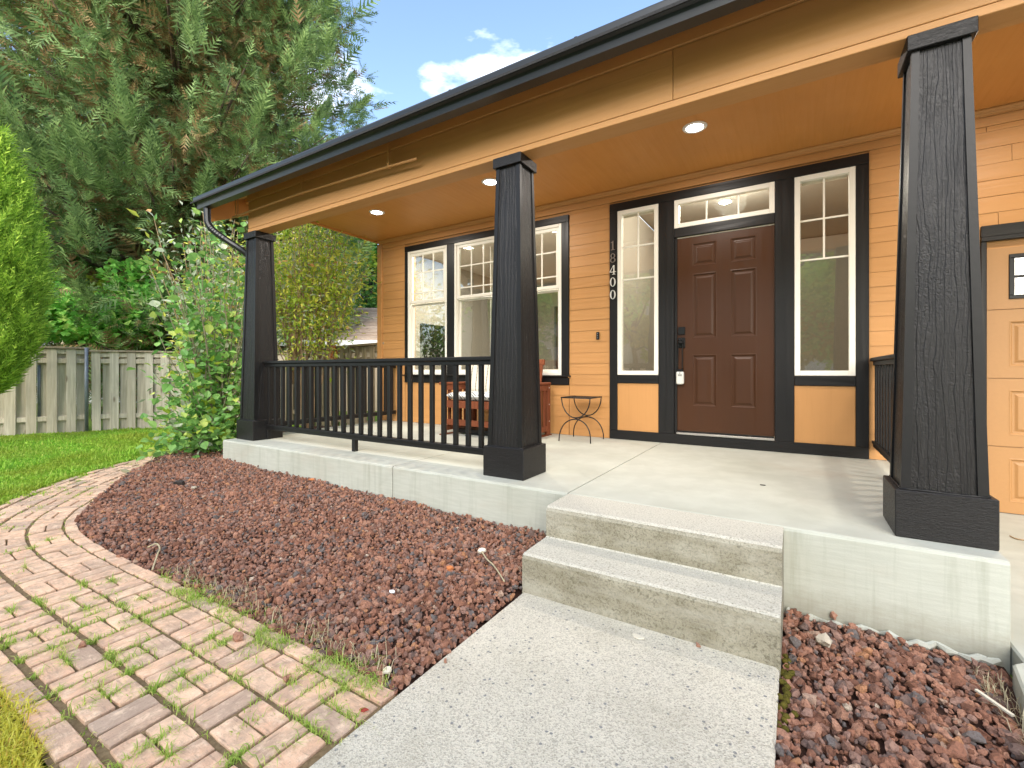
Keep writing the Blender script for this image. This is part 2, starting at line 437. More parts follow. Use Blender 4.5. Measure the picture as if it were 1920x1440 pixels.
M['fence'] = fence_wood('weathered_cedar', (0.72, 0.65, 0.51), (0.61, 0.54, 0.41), (0.40, 0.33, 0.22))
M['fence_dark'] = fence_wood('dark_weathered_cedar', (0.46, 0.375, 0.255), (0.36, 0.285, 0.185), (0.20, 0.15, 0.09))
M['redwood'] = fence_wood('reddish_glider_wood', (0.21, 0.062, 0.026), (0.25, 0.078, 0.034), (0.10, 0.030, 0.014))

def shingle_mat():
    m = NM('brown_roof_shingle', 0.95, 0.15)
    c = m.ramp(m.objrand(), [(0, (0.36, 0.265, 0.19)), (0.5, (0.45, 0.34, 0.25)), (1, (0.54, 0.43, 0.33))])
    n = m.noise((9, 9, 40), 5, 0.7)
    m.color(m.mix(m.ramp(n, [(0.4, 0.5), (0.6, 0.0)]), c, (0.24, 0.175, 0.125))); m.bump(n, 0.006)
    return m.m
M['shingle'] = shingle_mat()
M['dark_shingle'] = soil('charcoal_shingle', (0.022, 0.022, 0.023), (0.05, 0.048, 0.047), 120, 0.003)
M['pale_siding'] = simple('pale_grey_siding', (0.62, 0.64, 0.66), 0.6)
M['tan_siding'] = simple('tan_siding', (0.36, 0.29, 0.21), 0.7)
M['pink_siding'] = simple('pale_beige_siding', (0.66, 0.58, 0.49), 0.6)

def cushion_mat(name, kind):
    m = NM(name, 0.95, 0.1)
    if kind == 'zigzag':
        a = m.wave((26, 26, 26), 'DIAGONAL', 0, 0, 1, 0.6)
        mp = m.mapped((17, 17, 17))
        v = m.n.new('ShaderNodeTexChecker'); v.inputs['Scale'].default_value = 1.0
        rot = m.n.new('ShaderNodeMapping'); rot.inputs['Rotation'].default_value = (0, R(45), R(45))
        m.l.new(mp, rot.inputs[0]); m.l.new(rot.outputs[0], v.inputs['Vector'])
        c = m.mix(m.math('MULTIPLY', v.outputs['Fac'], m.ramp(a, [(0.42, 0.0), (0.58, 1.0)])), (0.62, 0.62, 0.59), (0.10, 0.10, 0.10))
    else:
        t = m.wave((1, 0, 0), 'X', 0, 0, 1, 4.0)
        d = m.wave((0, 0, 1), 'Z', 0, 0, 1, 17.0)
        st = m.math('MULTIPLY', m.ramp(t, [(0.90, 0.0), (0.95, 1.0)]), m.ramp(d, [(0.3, 0.25), (0.55, 1.0)]))
        c = m.mix(st, (0.70, 0.635, 0.52), (0.05, 0.047, 0.045))
    m.color(c); m.bump(m.noise(220, 3), 0.001)
    return m.m
M['seat_fab'] = cushion_mat('grey_white_zigzag_fabric', 'zigzag')
M['pillow_fab'] = cushion_mat('cream_fabric_with_black_stitch_rows', 'stripe')
M['orange_cord'] = simple('orange_cord', (0.52, 0.17, 0.05), 0.7)
M['white_leaf'] = simple('dried_pale_leaf', (0.66, 0.60, 0.47), 0.8)
M['red_leaf'] = simple('dried_red_leaf', (0.30, 0.035, 0.02), 0.6)
M['pale_stone'] = simple('pale_stone', (0.46, 0.40, 0.31), 0.85, 0.3, 0, 0.12, 60, 0.002)
M['dark_bark'] = simple('dark_bark_chip', (0.03, 0.022, 0.018), 0.9)
M['paper_white'] = simple('white_scrap', (0.78, 0.78, 0.77), 0.7)

# ------------------------------------------------------------------ mesh helpers
class MB:
    def __init__(s): s.v = []; s.f = []; s.mi = []
    def add(s, vs, fs, mi=0):
        o = len(s.v); s.v += [tuple(p) for p in vs]
        s.f += [tuple(i + o for i in f) for f in fs]; s.mi += [mi] * len(fs)
        return s
    def box(s, x0, x1, y0, y1, z0, z1, bev=0.0, mi=0, T=None):
        if x0 > x1: x0, x1 = x1, x0
        if y0 > y1: y0, y1 = y1, y0
        if z0 > z1: z0, z1 = z1, z0
        b = min(bev, (x1 - x0) * .45, (y1 - y0) * .45, (z1 - z0) * .45)
        if b <= 0:
            vs = [(x, y, z) for z in (z0, z1) for y in (y0, y1) for x in (x0, x1)]
            fs = [(0, 2, 3, 1), (4, 5, 7, 6), (0, 1, 5, 4), (2, 6, 7, 3), (0, 4, 6, 2), (1, 3, 7, 5)]
        else:
            vs = []; ix = {}
            c = ((x0, x1), (y0, y1), (z0, z1))
            for i in (0, 1):
                for j in (0, 1):
                    for k in (0, 1):
                        p = (c[0][i], c[1][j], c[2][k]); sg = (1 - 2 * i, 1 - 2 * j, 1 - 2 * k)
                        for a in range(3):
                            q = [p[t] + (sg[t] * b if t != a else 0) for t in range(3)]
                            ix[i, j, k, a] = len(vs); vs.append(tuple(q))
            fs = []
            for a in range(3):
                u, w = (a + 1) % 3, (a + 2) % 3
                for d in (0, 1):
                    idx = []
                    for (pu, pw) in ((0, 0), (1, 0), (1, 1), (0, 1)):
                        t = [0, 0, 0]; t[a] = d; t[u] = pu; t[w] = pw
                        idx.append(ix[t[0], t[1], t[2], a])
                    fs.append(tuple(idx if d else idx[::-1]))
                # edges along axis a
                for pu in (0, 1):
                    for pw in (0, 1):
                        q = []
                        for e in (0, 1):
                            t = [0, 0, 0]; t[a] = e; t[u] = pu; t[w] = pw
                            q.append((ix[(*t, u)], ix[(*t, w)]))
                        f = (q[0][0], q[0][1], q[1][1], q[1][0])
                        fs.append(f if (pu ^ pw) == 0 else f[::-1])
            for i in (0, 1):
                for j in (0, 1):
                    for k in (0, 1):
                        f = (ix[i, j, k, 0], ix[i, j, k, 1], ix[i, j, k, 2])
                        fs.append(f if (i + j + k) % 2 else f[::-1])
        if T is not None: vs = [T @ Vector(p) for p in vs]
        return s.add(vs, fs, mi)
    def prism(s, poly, ext, mi=0, poly2=None):
        """a polygon swept along ext (or to poly2), capped"""
        n = len(poly); e = Vector(ext)
        a = [Vector(p) for p in poly]; b = [p + e for p in a] if poly2 is None else [Vector(p) for p in poly2]
        fs = [(i, (i + 1) % n, n + (i + 1) % n, n + i) for i in range(n)]
        fs += [tuple(range(n))[::-1], tuple(range(n, 2 * n))]
        return s.add(a + b, fs, mi)
    def tube(s, pts, r, n=8, mi=0, caps=True):
        pts = [Vector(p) for p in pts]; m = len(pts)
        rr = r if isinstance(r, (list, tuple)) else [r] * m
        prev = None; vs = []
        for i, p in enumerate(pts):
            d = (pts[min(i + 1, m - 1)] - pts[max(i - 1, 0)]).normalized()
            if prev is None:
                ref = Vector((0, 0, 1)) if abs(d.z) < .9 else Vector((1, 0, 0))
                u = d.cross(ref).normalized()
            else:
                u = (prev - d * prev.dot(d)).normalized()
            prev = u; w = d.cross(u)
            for k in range(n):
                a = 2 * math.pi * k / n
                vs.append(p + (u * math.cos(a) + w * math.sin(a)) * rr[i])
        fs = []
        for i in range(m - 1):
            for k in range(n):
                k2 = (k + 1) % n
                fs.append((i * n + k, i * n + k2, (i + 1) * n + k2, (i + 1) * n + k))
        if caps:
            fs.append(tuple(range(n))[::-1]); fs.append(tuple(range((m - 1) * n, m * n)))
        return s.add(vs, fs, mi)
    def lathe(s, prof, c=(0, 0, 0), n=24, mi=0):
        vs = []; fs = []
        for (r, z) in prof:
            for k in range(n):
                a = 2 * math.pi * k / n
                vs.append((c[0] + r * math.cos(a), c[1] + r * math.sin(a), c[2] + z))
        for i in range(len(prof) - 1):
            for k in range(n):
                k2 = (k + 1) % n
                fs.append((i * n + k, i * n + k2, (i + 1) * n + k2, (i + 1) * n + k))
        return s.add(vs, fs, mi)
    def build(s, name, mat, parent=None, smooth=False, kind=None):
        me = bpy.data.meshes.new(name)
        me.from_pydata(s.v, [], s.f)
        for mm in (mat if isinstance(mat, (list, tuple)) else [mat]): me.materials.append(mm)
        if any(s.mi): me.polygons.foreach_set('material_index', s.mi)
        me.polygons.foreach_set('use_smooth', [smooth] * len(s.f))
        me.update()
        return link(name, me, parent, kind)

def link(name, me, parent=None, kind=None):
    o = bpy.data.objects.new(name, me); COL.objects.link(o)
    if parent is not None:
        o.parent = parent
        if parent.type == 'EMPTY' and not parent.get('_local'):
            o.matrix_parent_inverse = Matrix.Translation(-Vector(parent['_at']))
    if kind: o['kind'] = kind
    return o

def tag(o, label, cat, group=None):
    o['label'] = label; o['category'] = cat
    if group: o['group'] = group
    return o
ATS = []
def thing(name, label, cat, at=(0, 0, 0), group=None):
    """an Empty at the thing's base; its parts are modelled in world coordinates"""
    o = bpy.data.objects.new(name, None); COL.objects.link(o)
    o.empty_display_size = .1
    o.location = at; o['_at'] = tuple(at); ATS.append(o)
    return tag(o, label, cat, group)
def subthing(name, parent, at=(0, 0, 0), local=False, rotz=0.0):
    """an Empty that gathers the sub-parts of one part"""
    o = bpy.data.objects.new(name, None); COL.objects.link(o)
    o.empty_display_size = .1
    o.parent = parent
    if parent.type == 'EMPTY': o.matrix_parent_inverse = Matrix.Translation(-Vector(parent['_at']))
    o.location = at; o.rotation_euler = (0, 0, rotz)
    o['_at'] = tuple(at); ATS.append(o)
    if local: o['_local'] = 1; 
    return o
def copy_to(src, parent, loc=None, rot=None):
    c = src.copy(); COL.objects.link(c); c.parent = parent
    if loc is not None: c.location = loc
    if rot is not None: c.rotation_euler = rot
    return c

def np_mesh(name, V, F, mats, mi=None, parent=None, kind=None, smooth=False):
    """V (n,3), F (m,k): one mesh straight from arrays"""
    V = np.ascontiguousarray(V, dtype=np.float32); F = np.ascontiguousarray(F, dtype=np.int32)
    me = bpy.data.meshes.new(name)
    m, k = F.shape
    me.vertices.add(len(V)); me.vertices.foreach_set('co', V.ravel())
    me.loops.add(m * k); me.loops.foreach_set('vertex_index', F.ravel())
    me.polygons.add(m)
    me.polygons.foreach_set('loop_start', np.arange(0, m * k, k, dtype=np.int32))
    me.polygons.foreach_set('loop_total', np.full(m, k, dtype=np.int32))
    for mm in mats: me.materials.append(mm)
    if mi is not None: me.polygons.foreach_set('material_index', np.ascontiguousarray(mi, dtype=np.int32))
    me.polygons.foreach_set('use_smooth', np.full(m, bool(smooth)))
    me.update(calc_edges=True)
    return link(name, me, parent, kind)

def unit(a): return a / np.maximum(np.linalg.norm(a, axis=-1, keepdims=True), 1e-9)
def frames(d, roll):
    """rotation matrices whose local +Y runs along d; roll about it"""
    d = unit(d)
    ref = np.where(np.abs(d[:, 2:3]) < .95, np.array([[0, 0, 1.]]), np.array([[1., 0, 0]]))
    x = unit(np.cross(d, ref)); z = np.cross(x, d)
    c, s = np.cos(roll)[:, None], np.sin(roll)[:, None]
    x2 = x * c + z * s; z2 = -x * s + z * c
    return np.stack([x2, d, z2], axis=-1)
def stamp(T, F, pos, rot, scl):
    """template T (k,3) or per-instance (n,k,3) placed n times"""
    n = len(pos)
    if T.ndim == 2: T = np.broadcast_to(T, (n, *T.shape))
    scl = np.asarray(scl)
    if scl.ndim == 1: scl = scl[:, None]
    P = T * scl[:, None, :]
    P = np.einsum('nij,nkj->nki', rot, P) + pos[:, None, :]
    k = T.shape[1]
    FF = (F[None] + (np.arange(n) * k)[:, None, None])
    return P.reshape(-1, 3), FF.reshape(-1, F.shape[1])
def merge(parts):
    V = []; F = []; I = []; o = 0
    for v, f, i in parts:
        V.append(v); F.append(f + o); o += len(v)
        I.append(np.full(len(f), i) if np.isscalar(i) else i)
    return np.concatenate(V), np.concatenate(F), np.concatenate(I)
def in_poly(P, poly):
    x, y = P[:, 0], P[:, 1]; r = np.zeros(len(P), bool); n = len(poly)
    for i in range(n):
        (x1, y1), (x2, y2) = poly[i], poly[(i + 1) % n]
        if y1 == y2: continue
        c = ((y1 > y) != (y2 > y)) & (x < (x2 - x1) * (y - y1) / (y2 - y1) + x1)
        r ^= c
    return r

# ------------------------------------------------------------------ fixed measures (metres)
W = 5.003            # front plane of the house trim
FL = 0.379           # porch floor
CE = 3.202           # porch ceiling
YC = 2.914           # line of the porch columns
CX = (-5.2336, -1.785, 0.5699)
SLAB = (-5.442, 0.738, 2.6156)
STEP = (-1.2046, -0.0458, 2.307, 2.037)

# ------------------------------------------------------------------ ground, street, paving
def sheet(name, poly, z, mat, kind='structure'):
    mb = MB(); mb.add([(x, y, z) for x, y in poly], [tuple(range(len(poly)))])
    return mb.build(name, mat, None, kind=kind)
sheet('ground', [(-220, -220), (220, -220), (220, 220), (-220, 220)], -0.075, M['turf'])
sheet('street', [(-80, -13.5), (80, -13.5), (80, -6.5), (-80, -6.5)], -0.071, M['tarmac'])

def catmull(pts, n=14):
    P = np.array(pts, float); P = np.vstack([2 * P[0] - P[1], P, 2 * P[-1] - P[-2]]); out = []
    for i in range(1, len(P) - 2):
        for t in np.linspace(0, 1, n, endpoint=False):
            a, b, c, d = P[i - 1], P[i], P[i + 1], P[i + 2]
            out.append(.5 * ((2 * b) + (-a + c) * t + (2 * a - 5 * b + 4 * c - d) * t ** 2 + (-a + 3 * b - 3 * c + d) * t ** 3))
    out.append(P[-2]); return np.array(out)
BED = catmull([(-1.21, 1.165), (-2.0, 1.158), (-2.8, 1.14), (-3.5, 1.118), (-4.15, 1.12), (-4.6, 1.18), (-4.95, 1.31), (-5.35, 1.56), (-5.85, 1.92), (-6.40, 2.46), (-6.9, 3.2), (-7.2, 4.2), (-7.35, 5.2)])
def offset(poly, d):
    t = np.gradient(poly, axis=0); t = unit(t); nrm = np.stack([t[:, 1], -t[:, 0]], 1)   # towards the lawn
    nrm = np.where((nrm[:, 1:2] > 0) & (np.abs(t[:, 0:1]) > .5), -nrm, nrm)
    return poly + nrm * d
_t0 = unit(np.gradient(BED, axis=0)); SGN = 1.0
if (np.array([[_t0[0, 1], -_t0[0, 0]]])[0, 1]) > 0: SGN = -1.0
def offset(poly, d):
    t = unit(np.gradient(poly, axis=0))
    return poly + np.stack([t[:, 1], -t[:, 0]], 1) * d * SGN
def along(poly):
    seg = np.linalg.norm(np.diff(poly, axis=0), axis=1); return np.concatenate([[0], np.cumsum(seg)])

# the brick walk: a bed of sand that carries every brick
IN, OUT = offset(BED, -0.005), offset(BED, 0.745)
pv = [(x, y, -0.014) for x, y in IN] + [(x, y, -0.014) for x, y in OUT]
n_ = len(IN)
mb = MB(); mb.add(pv, [(i, i + 1, n_ + i + 1, n_ + i) for i in range(n_ - 1)])
brick_path = mb.build('brick_path', M['sand'], None, kind='structure')
def brick_mesh(L, Wd, seed):
    r = np.random.default_rng(seed)
    def ring(ins, z, jit):
        pts = []
        for (ax, ay, bx, by, n) in ((-1, -1, 1, -1, 5), (1, -1, 1, 1, 3), (1, 1, -1, 1, 5), (-1, 1, -1, -1, 3)):
            for k in range(n):
                q = k / n; x, y = (ax + (bx - ax) * q) * (L / 2 - ins), (ay + (by - ay) * q) * (Wd / 2 - ins)
                if k == 0: x *= 1 - .0013 / (L / 2); y *= 1 - .0013 / (Wd / 2)
                pts.append((x + r.normal(0, jit), y + r.normal(0, jit), z + r.normal(0, jit * .3)))
        return pts
    a, b_, c = ring(0, -.05, .0003), ring(0, -.0040, .0006), ring(.0030, 0, .0008)
    n = len(a); vs = a + b_ + c; fs = []
    for q in (0, n):
        for k in range(n): fs.append((q + k, q + (k + 1) % n, q + n + (k + 1) % n, q + n + k))
    vs.append((0, 0, .0006)); fs += [(2 * n + k, 2 * n + (k + 1) % n, 3 * n) for k in range(n)]
    me = bpy.data.meshes.new('brick'); me.from_pydata(vs, [], fs); me.materials.append(M['brick']); me.update(); return me
BR = {'long': [brick_mesh(.170, .0815, q) for q in range(8)], 'edge': [brick_mesh(.186, .066, 20 + q) for q in range(5)], 'edge2': [brick_mesh(.186, .072, 40 + q) for q in range(4)]}
bricks = []
tuft_spots = []
def lay(me, p, ang):
    me = me[int(rng.integers(0, len(me)))]
    z = -0.003 + rng.normal(0, .0022)
    bricks.append((me, (p[0], p[1], z), (rng.normal(0, .008), rng.normal(0, .008), ang + rng.normal(0, .012))))
def row(d0, d1, phase, kind):
    mid = offset(BED, (d0 + d1) / 2); s = along(mid); tot = s[-1]
    tg = unit(np.gradient(mid, axis=0))
    def at(q):
        return np.array([np.interp(q, s, mid[:, 0]), np.interp(q, s, mid[:, 1])]), np.array([np.interp(q, s, tg[:, 0]), np.interp(q, s, tg[:, 1])])
    if kind == 'edge':
        q = 0.1 + phase
        while q < tot - .1:
            p, t = at(q); lay(BR['edge' if d0 < .3 else 'edge2'], p, math.atan2(t[1], t[0])); q += .199
        return
    q = 0.095 + phase; k = 0 if kind == 'a' else 1
    while q < tot - .1:
        p, t = at(q); a = math.atan2(t[1], t[0]); nn = np.array([t[1], -t[0]]) * SGN
        if k % 2 == 0:
            for sg in (-1, 1): lay(BR['long'], p + nn * sg * .0455, a)
        else:
            for sg in (-1, 1): lay(BR['long'], p + t * sg * .0455, a + math.pi / 2)
        tuft_spots.append((p + t * .094, a)); tuft_spots.append((p + nn * .092, a)); tuft_spots.append((p + t * .094 + nn * .092, a)); tuft_spots.append((p, a))
        q += .188; k += 1
row(0, .066, 0, 'edge'); row(.078, .252, .0, 'a'); row(.266, .44, .02, 'b'); row(.454, .64, .01, 'a'); row(.655, .735, .05, 'edge')
CAMP = np.array([0, 0])
def shown(p):
    d = -p[0] * math.sin(R(31.8755)) + p[1] * math.cos(R(31.8755)); l = p[0] * math.cos(R(31.8755)) + p[1] * math.sin(R(31.8755))
    return d > .8 and abs(l / d) < 1.18 and d > 1.4
bricks.sort(key=lambda b: np.hypot(b[1][0], b[1][1]) + (0 if shown(b[1]) else 100))
far = []
for i, (me, p, r) in enumerate(bricks):
    if not shown(p) and np.hypot(p[0], p[1]) > 7.8: continue
    if i < 300:
        o = bpy.data.objects.new('brick', me); COL.objects.link(o); o.parent = brick_path; o.location = p; o.rotation_euler = r
    else: far.append((me, p, r))
if far:
    mb = MB()
    for me, p, r in far:
        T = Matrix.Translation(p) @ Matrix.Rotation(r[2], 4, 'Z')
        mb.add([T @ v.co for v in me.vertices], [tuple(q.vertices) for q in me.polygons])
    o = mb.build('distant_bricks', M['brick'], brick_path); o['kind'] = 'stuff'

# concrete walk, steps, porch slab, driveway
mb = MB(); mb.box(STEP[0] - .002, STEP[1] - .004, -4.5, STEP[3] + .3, -.12, 0, .012)
mb.build('walkway', M['aggregate'], None, kind='structure')
def step_profile(pts, x0, x1, name):
    """side outline (y, z) with rounded noses, swept along X"""
    mb = MB(); mb.prism([(x0, y, z) for y, z in pts], (x1 - x0, 0, 0)); return mb.build(name, M['step'], None, kind='structure')
y1, y2 = STEP[2], STEP[3]; z2 = .1995
prof = [(y2, -.1), (y2 - .0, z2 - .022), (y2 + .006, z2 - .008), (y2 + .022, z2 - .001), (y1 - .006, z2 + .004), (y1, z2 + .01), (y1, FL - .026), (y1 + .008, FL - .009), (y1 + .026, FL - .001), (SLAB[2] - .003, FL + .0006), (SLAB[2] - .003, -.1)]
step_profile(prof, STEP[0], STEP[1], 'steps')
def slab_block(x0, x1, name_parent=None):
    r = .016; y0 = SLAB[2]
    p = [(y0, -.1), (y0, FL - r), (y0 + r * .3, FL - r * .3), (y0 + r, FL), (W + .1, FL), (W + .1, -.1)]
    mb = MB(); mb.prism([(x0, y, z) for y, z in p], (x1 - x0, 0, 0)); return mb
JX = (-2.765, -1.215)
mb = MB()
xs = [SLAB[0], JX[0] - .004, JX[0] + .004, JX[1] - .004, JX[1] + .004, SLAB[1]]
for a, b in ((0, 1), (2, 3), (4, 5)):
    q = slab_block(xs[a], xs[b]); mb.add(q.v, q.f)
mb.box(SLAB[0] + .01, SLAB[1] - .01, SLAB[2] + .012, W + .08, -.1, FL - .012)
mb.build('porch_slab', M['concrete'], None, kind='structure')
mb = MB(); mb.box(SLAB[1] + .004, 7.5, -6.4, W + .3, -.15, .0425, .012)
# the driveway runs past the corner bed: cut its near edge back to the bed line
mb = MB()
poly = [(.742, W + .3), (.742, 2.50), (.70, 2.46), (.655, 2.16), (.60, 1.2), (.55, -6.4), (7.5, -6.4), (7.5, W + .3)]
top = .0425
mb.prism([(x, y, -.15) for x, y in poly], (0, 0, .15 + top - .008), 0)
mb.prism([(x, y, top - .008) for x, y in poly], (0, 0, 0), 0, [(x + (.008 if x < 1 else 0), y, top) for x, y in poly])
mb.build('driveway', M['concrete'], None, kind='structure')

# planting beds and their lava rock
def bed_h(x, y):
    t = np.clip((y - 1.17) / 1.44, 0, 1.2); rise = .10 + .075 * np.clip((-x - 1.2) / 4.2, 0, 1)
    h = rise * t ** .75 - .012
    h = h * (1 - (1 - np.clip((-1.2 - x) / .16, 0, 1) ** .6) * np.clip((2.12 - y) / .08, 0, 1))
    return h + .008 * np.sin(x * 5.1 + y * 3.3) + .006 * np.sin(x * 11 - y * 8)
bed_poly = [(-1.205, 1.168)] + [tuple(p) for p in BED[2:]] + [(-7.0, 5.2), (-5.9, 5.1), (-5.5, 5.0), (-5.45, 2.62), (-1.205, 2.61)]
bed_poly = [tuple(map(float, p)) for p in bed_poly]
gx, gy = np.meshgrid(np.linspace(-7.5, -1.2, 127), np.linspace(1.0, 5.2, 85))
P = np.stack([gx.ravel(), gy.ravel()], 1); Z = bed_h(P[:, 0], P[:, 1]) - .012
keep = in_poly(P, [(x, y) for x, y in bed_poly])
Vv = np.column_stack([P, Z]); Ff = []
for j in range(84):
    for i in range(126):
        q = (j * 127 + i, j * 127 + i + 1, (j + 1) * 127 + i + 1, (j + 1) * 127 + i)
        if sum(keep[list(q)]) >= 3: Ff.append(q)
np_mesh('planting_bed', Vv, np.array(Ff), [M['bedsoil']], kind='structure')
sheet('bed_base', [(-7.2, 5.2), (-6.35, 2.5), (-5.3, 1.56), (-4.6, 1.22), (-3.5, 1.16), (-1.19, 1.19), (-1.19, 2.7), (-5.4, 2.7), (-5.4, 5.2)], -.020, M['bedsoil'])
sheet('corner_bed', [(-.05, -4), (.58, -4), (.66, 2.2), (.72, 2.52), (.72, 2.62), (-.05, 2.62)], -.05, M['bedsoil'])

def ico(sub):
    t = (1 + 5 ** .5) / 2
    v = [(-1, t, 0), (1, t, 0), (-1, -t, 0), (1, -t, 0), (0, -1, t), (0, 1, t), (0, -1, -t), (0, 1, -t), (t, 0, -1), (t, 0, 1), (-t, 0, -1), (-t, 0, 1)]
    f = [(0, 11, 5), (0, 5, 1), (0, 1, 7), (0, 7, 10), (0, 10, 11), (1, 5, 9), (5, 11, 4), (11, 10, 2), (10, 7, 6), (7, 1, 8), (3, 9, 4), (3, 4, 2), (3, 2, 6), (3, 6, 8), (3, 8, 9), (4, 9, 5), (2, 4, 11), (6, 2, 10), (8, 6, 7), (9, 8, 1)]
    v = [np.array(p) / np.linalg.norm(p) for p in v]
    for _ in range(sub):
        cache = {}; nf = []
        def mid(a, b):
            k = (min(a, b), max(a, b))
            if k not in cache:
                m = (v[a] + v[b]) / 2; v.append(m / np.linalg.norm(m)); cache[k] = len(v) - 1
            return cache[k]
        for a, b, c in f:
            x, y, z = mid(a, b), mid(b, c), mid(c, a); nf += [(a, x, z), (b, y, x), (c, z, y), (x, y, z)]
        f = nf
    return np.array(v), np.array(f)
def rocks(P, size, sub, seed):
    r = np.random.default_rng(seed); T, F = ico(sub); n = len(P)
    jit = T[None] * (1 + r.normal(0, .19 if sub else .16, (n, len(T), 1)))
    d = unit(r.normal(size=(n, 3)))
    # chop a flat facet or two so that the lumps read as crushed rock
    for _ in range(3):
        d = unit(r.normal(size=(n, 3))); dot = np.einsum('nkj,nj->nk', jit, d); lim = r.uniform(.35, .75, (n, 1))
        ex = np.maximum(dot - lim, 0); jit = jit - ex[..., None] * d[:, None, :] * .9
    rot = frames(r.normal(size=(n, 3)), r.uniform(0, 6.28, n))
    scl = size[:, None] * r.uniform(.72, 1.22, (n, 3))
    return stamp(jit, F, P, rot, scl)
def rock_points(box, poly, pitch, hfun):
    x0, x1, y0, y1 = box
    nx, ny = int((x1 - x0) / pitch), int((y1 - y0) / pitch)
    g = np.stack(np.meshgrid(np.arange(nx), np.arange(ny)), -1).reshape(-1, 2) * pitch + [x0, y0]
    g = g + rng.uniform(-.5, .5, g.shape) * pitch * 1.1
    g = g[in_poly(g, poly)]
    return np.column_stack([g, hfun(g[:, 0], g[:, 1])])
left_poly = [tuple(p) for p in BED if p[1] < 3.3] + [(-5.9, 3.3), (-5.45, 3.2), (-5.45, 2.612), (-1.206, 2.612), (-1.206, 1.165)]
p1 = rock_points((-7, -1.12, 1.1, 3.3), left_poly, .0185, bed_h)
p2 = rock_points((-7, -1.12, 1.1, 3.3), left_poly, .05, bed_h)
p2[:, 2] += .012
near = np.hypot(p1[:, 0], p1[:, 1]) < 2.75
Pn = np.concatenate([p1[near], p2[np.hypot(p2[:, 0], p2[:, 1]) < 2.75]]); Pf = np.concatenate([p1[~near], p2[np.hypot(p2[:, 0], p2[:, 1]) >= 2.75]])
sz = lambda n: np.clip(rng.lognormal(math.log(.0100), .38, n), .0045, .024)
parts = [(*rocks(Pn, sz(len(Pn)), 1, 5), 0), (*rocks(Pf, sz(len(Pf)) * 1.02, 0, 6), 0)]
V, F, I = merge(parts)
np_mesh('lava_rock', V, F, [M['rock']], kind='stuff')
corner_poly = [(-.045, 0), (-.045, 2.60), (.70, 2.60), (.70, 2.50), (.66, 2.44), (.62, 2.16), (.55, 0)]
ch = lambda x, y: -.034 + .006 * np.sin(x * 13 + y * 9) - .014 * np.clip((x - .45) / .2, 0, 1) + .02 * np.clip((.10 - x) / .1, 0, 1) * np.clip((y - 2.2) / .4, 0, 1)
p1 = rock_points((-.05, .75, 1.2, 2.62), corner_poly, .0225, ch); p2 = rock_points((-.05, .75, 1.2, 2.62), corner_poly, .045, ch); p2[:, 2] += .011
Pn = np.concatenate([p1, p2])
V, F = rocks(Pn, sz(len(Pn)) * 1.12, 1, 8)
np_mesh('corner_lava_rock', V, F, [M['rock']], kind='stuff')
# spilled mortar lip along the foot of the slab
mb = MB(); pts = []
for i in range(24):
    x = -.03 + i * .032; pts.append((x, SLAB[2] - .006 - rng.uniform(0, .022) - .012 * math.sin(i), -.028 + rng.uniform(-.010, .012)))
mb.tube(pts, [float(r_) for r_ in rng.uniform(.006, .021, 24)], 7)
mb.build('mortar_lip', M['concrete'], None, kind='structure')

# ------------------------------------------------------------------ the house
house = thing('house', 'orange house with black trim, covered front porch and brown front door', 'house', (-2.4, W, 0))
# sheathed body behind the siding
mb = MB(); ya, yb = W + .032, W + .17
for x0, x1, z0, z1 in ((-5.60, -4.972, .1, 3.3), (-4.972, -2.406, .1, 1.085), (-4.972, -2.406, 2.955, 3.3), (-2.406, -1.7066, .1, 3.3),
                       (-1.7066, .4572, 2.965, 3.3), (-1.7066, -1.2514, .1, 1.06), (-.0014, .4572, .1, 1.06), (-1.2514, -1.09, .1, 2.965),
                       (-.157, -.0014, .1, 2.965), (-1.09, -.157, 2.56, 2.66), (-1.09, -.157, .1, .47), (.4572, 1.30, -.1, 3.3), (1.30, 3.9, 2.11, 3.3), (3.9, 7.4, -.1, 3.3)):
    mb.box(x0, x1, ya, yb, z0, z1)
wall = mb.build('wall', M['orange_x'], house)
mb = MB()
mb.box(-5.60, -5.44, yb, 11.5, -.1, 4.4); mb.box(7.24, 7.4, yb, 11.5, -.1, 4.4)
for x0, x1, z0, z1 in ((-5.44, -4.5, -.1, 4.4), (-4.5, -3.1, -.1, 1.2), (-4.5, -3.1, 2.6, 4.4), (-3.1, 7.24, -.1, 4.4)): mb.box(x0, x1, 11.34, 11.5, z0, z1)
mb.build('rear_wall', M['orange_x'], house)

# lap siding, one object per board
def siding_board(x0, x1, z, h):
    if x1 - x0 > 1.5 and x0 < 2:
        q = x0 + (x1 - x0) * rng.uniform(.25, .75); siding_board(x0, q, z, h); siding_board(q + .0004, x1, z, h); return
    j = rng.normal(0, .0006)
    mb = MB(); g = .0012
    poly = [(x0 + g, W + .0145 + j, z), (x0 + g, W + .031, z), (x0 + g, W + .031, z + h), (x0 + g, W + .0195 + j, z + h)]
    mb.prism(poly, (x1 - x0 - 2 * g, 0, 0))
    mb.build('siding_board', M['orange_x'], wall)
z = .384; zs = []
while z < 3.0: zs.append(z); z += .128
zs = [1.626 + k * .128 for k in range(-10, 12)]
zs = [q for q in zs if q < 3.06]
for k, z in enumerate(zs):
    z0 = max(z, FL + .004); h = min(z + .1275, 3.075) - z0
    if h < .02: continue
    siding_board(-5.53, -5.036, z0, h)
    if z + .128 < 1.06: siding_board(-5.032, -2.312, z0, h if z + .128 < .98 else .98 - z0)
    siding_board(-2.306, -1.80, z0, h)
    if z > 2.24: siding_board(.552, 2.9, z0, h)
    else: siding_board(.552, 1.249, z0, h)
for k in range(3): siding_board(.742, 1.249, FL - .128 * (k + 1) + .001, .1275)
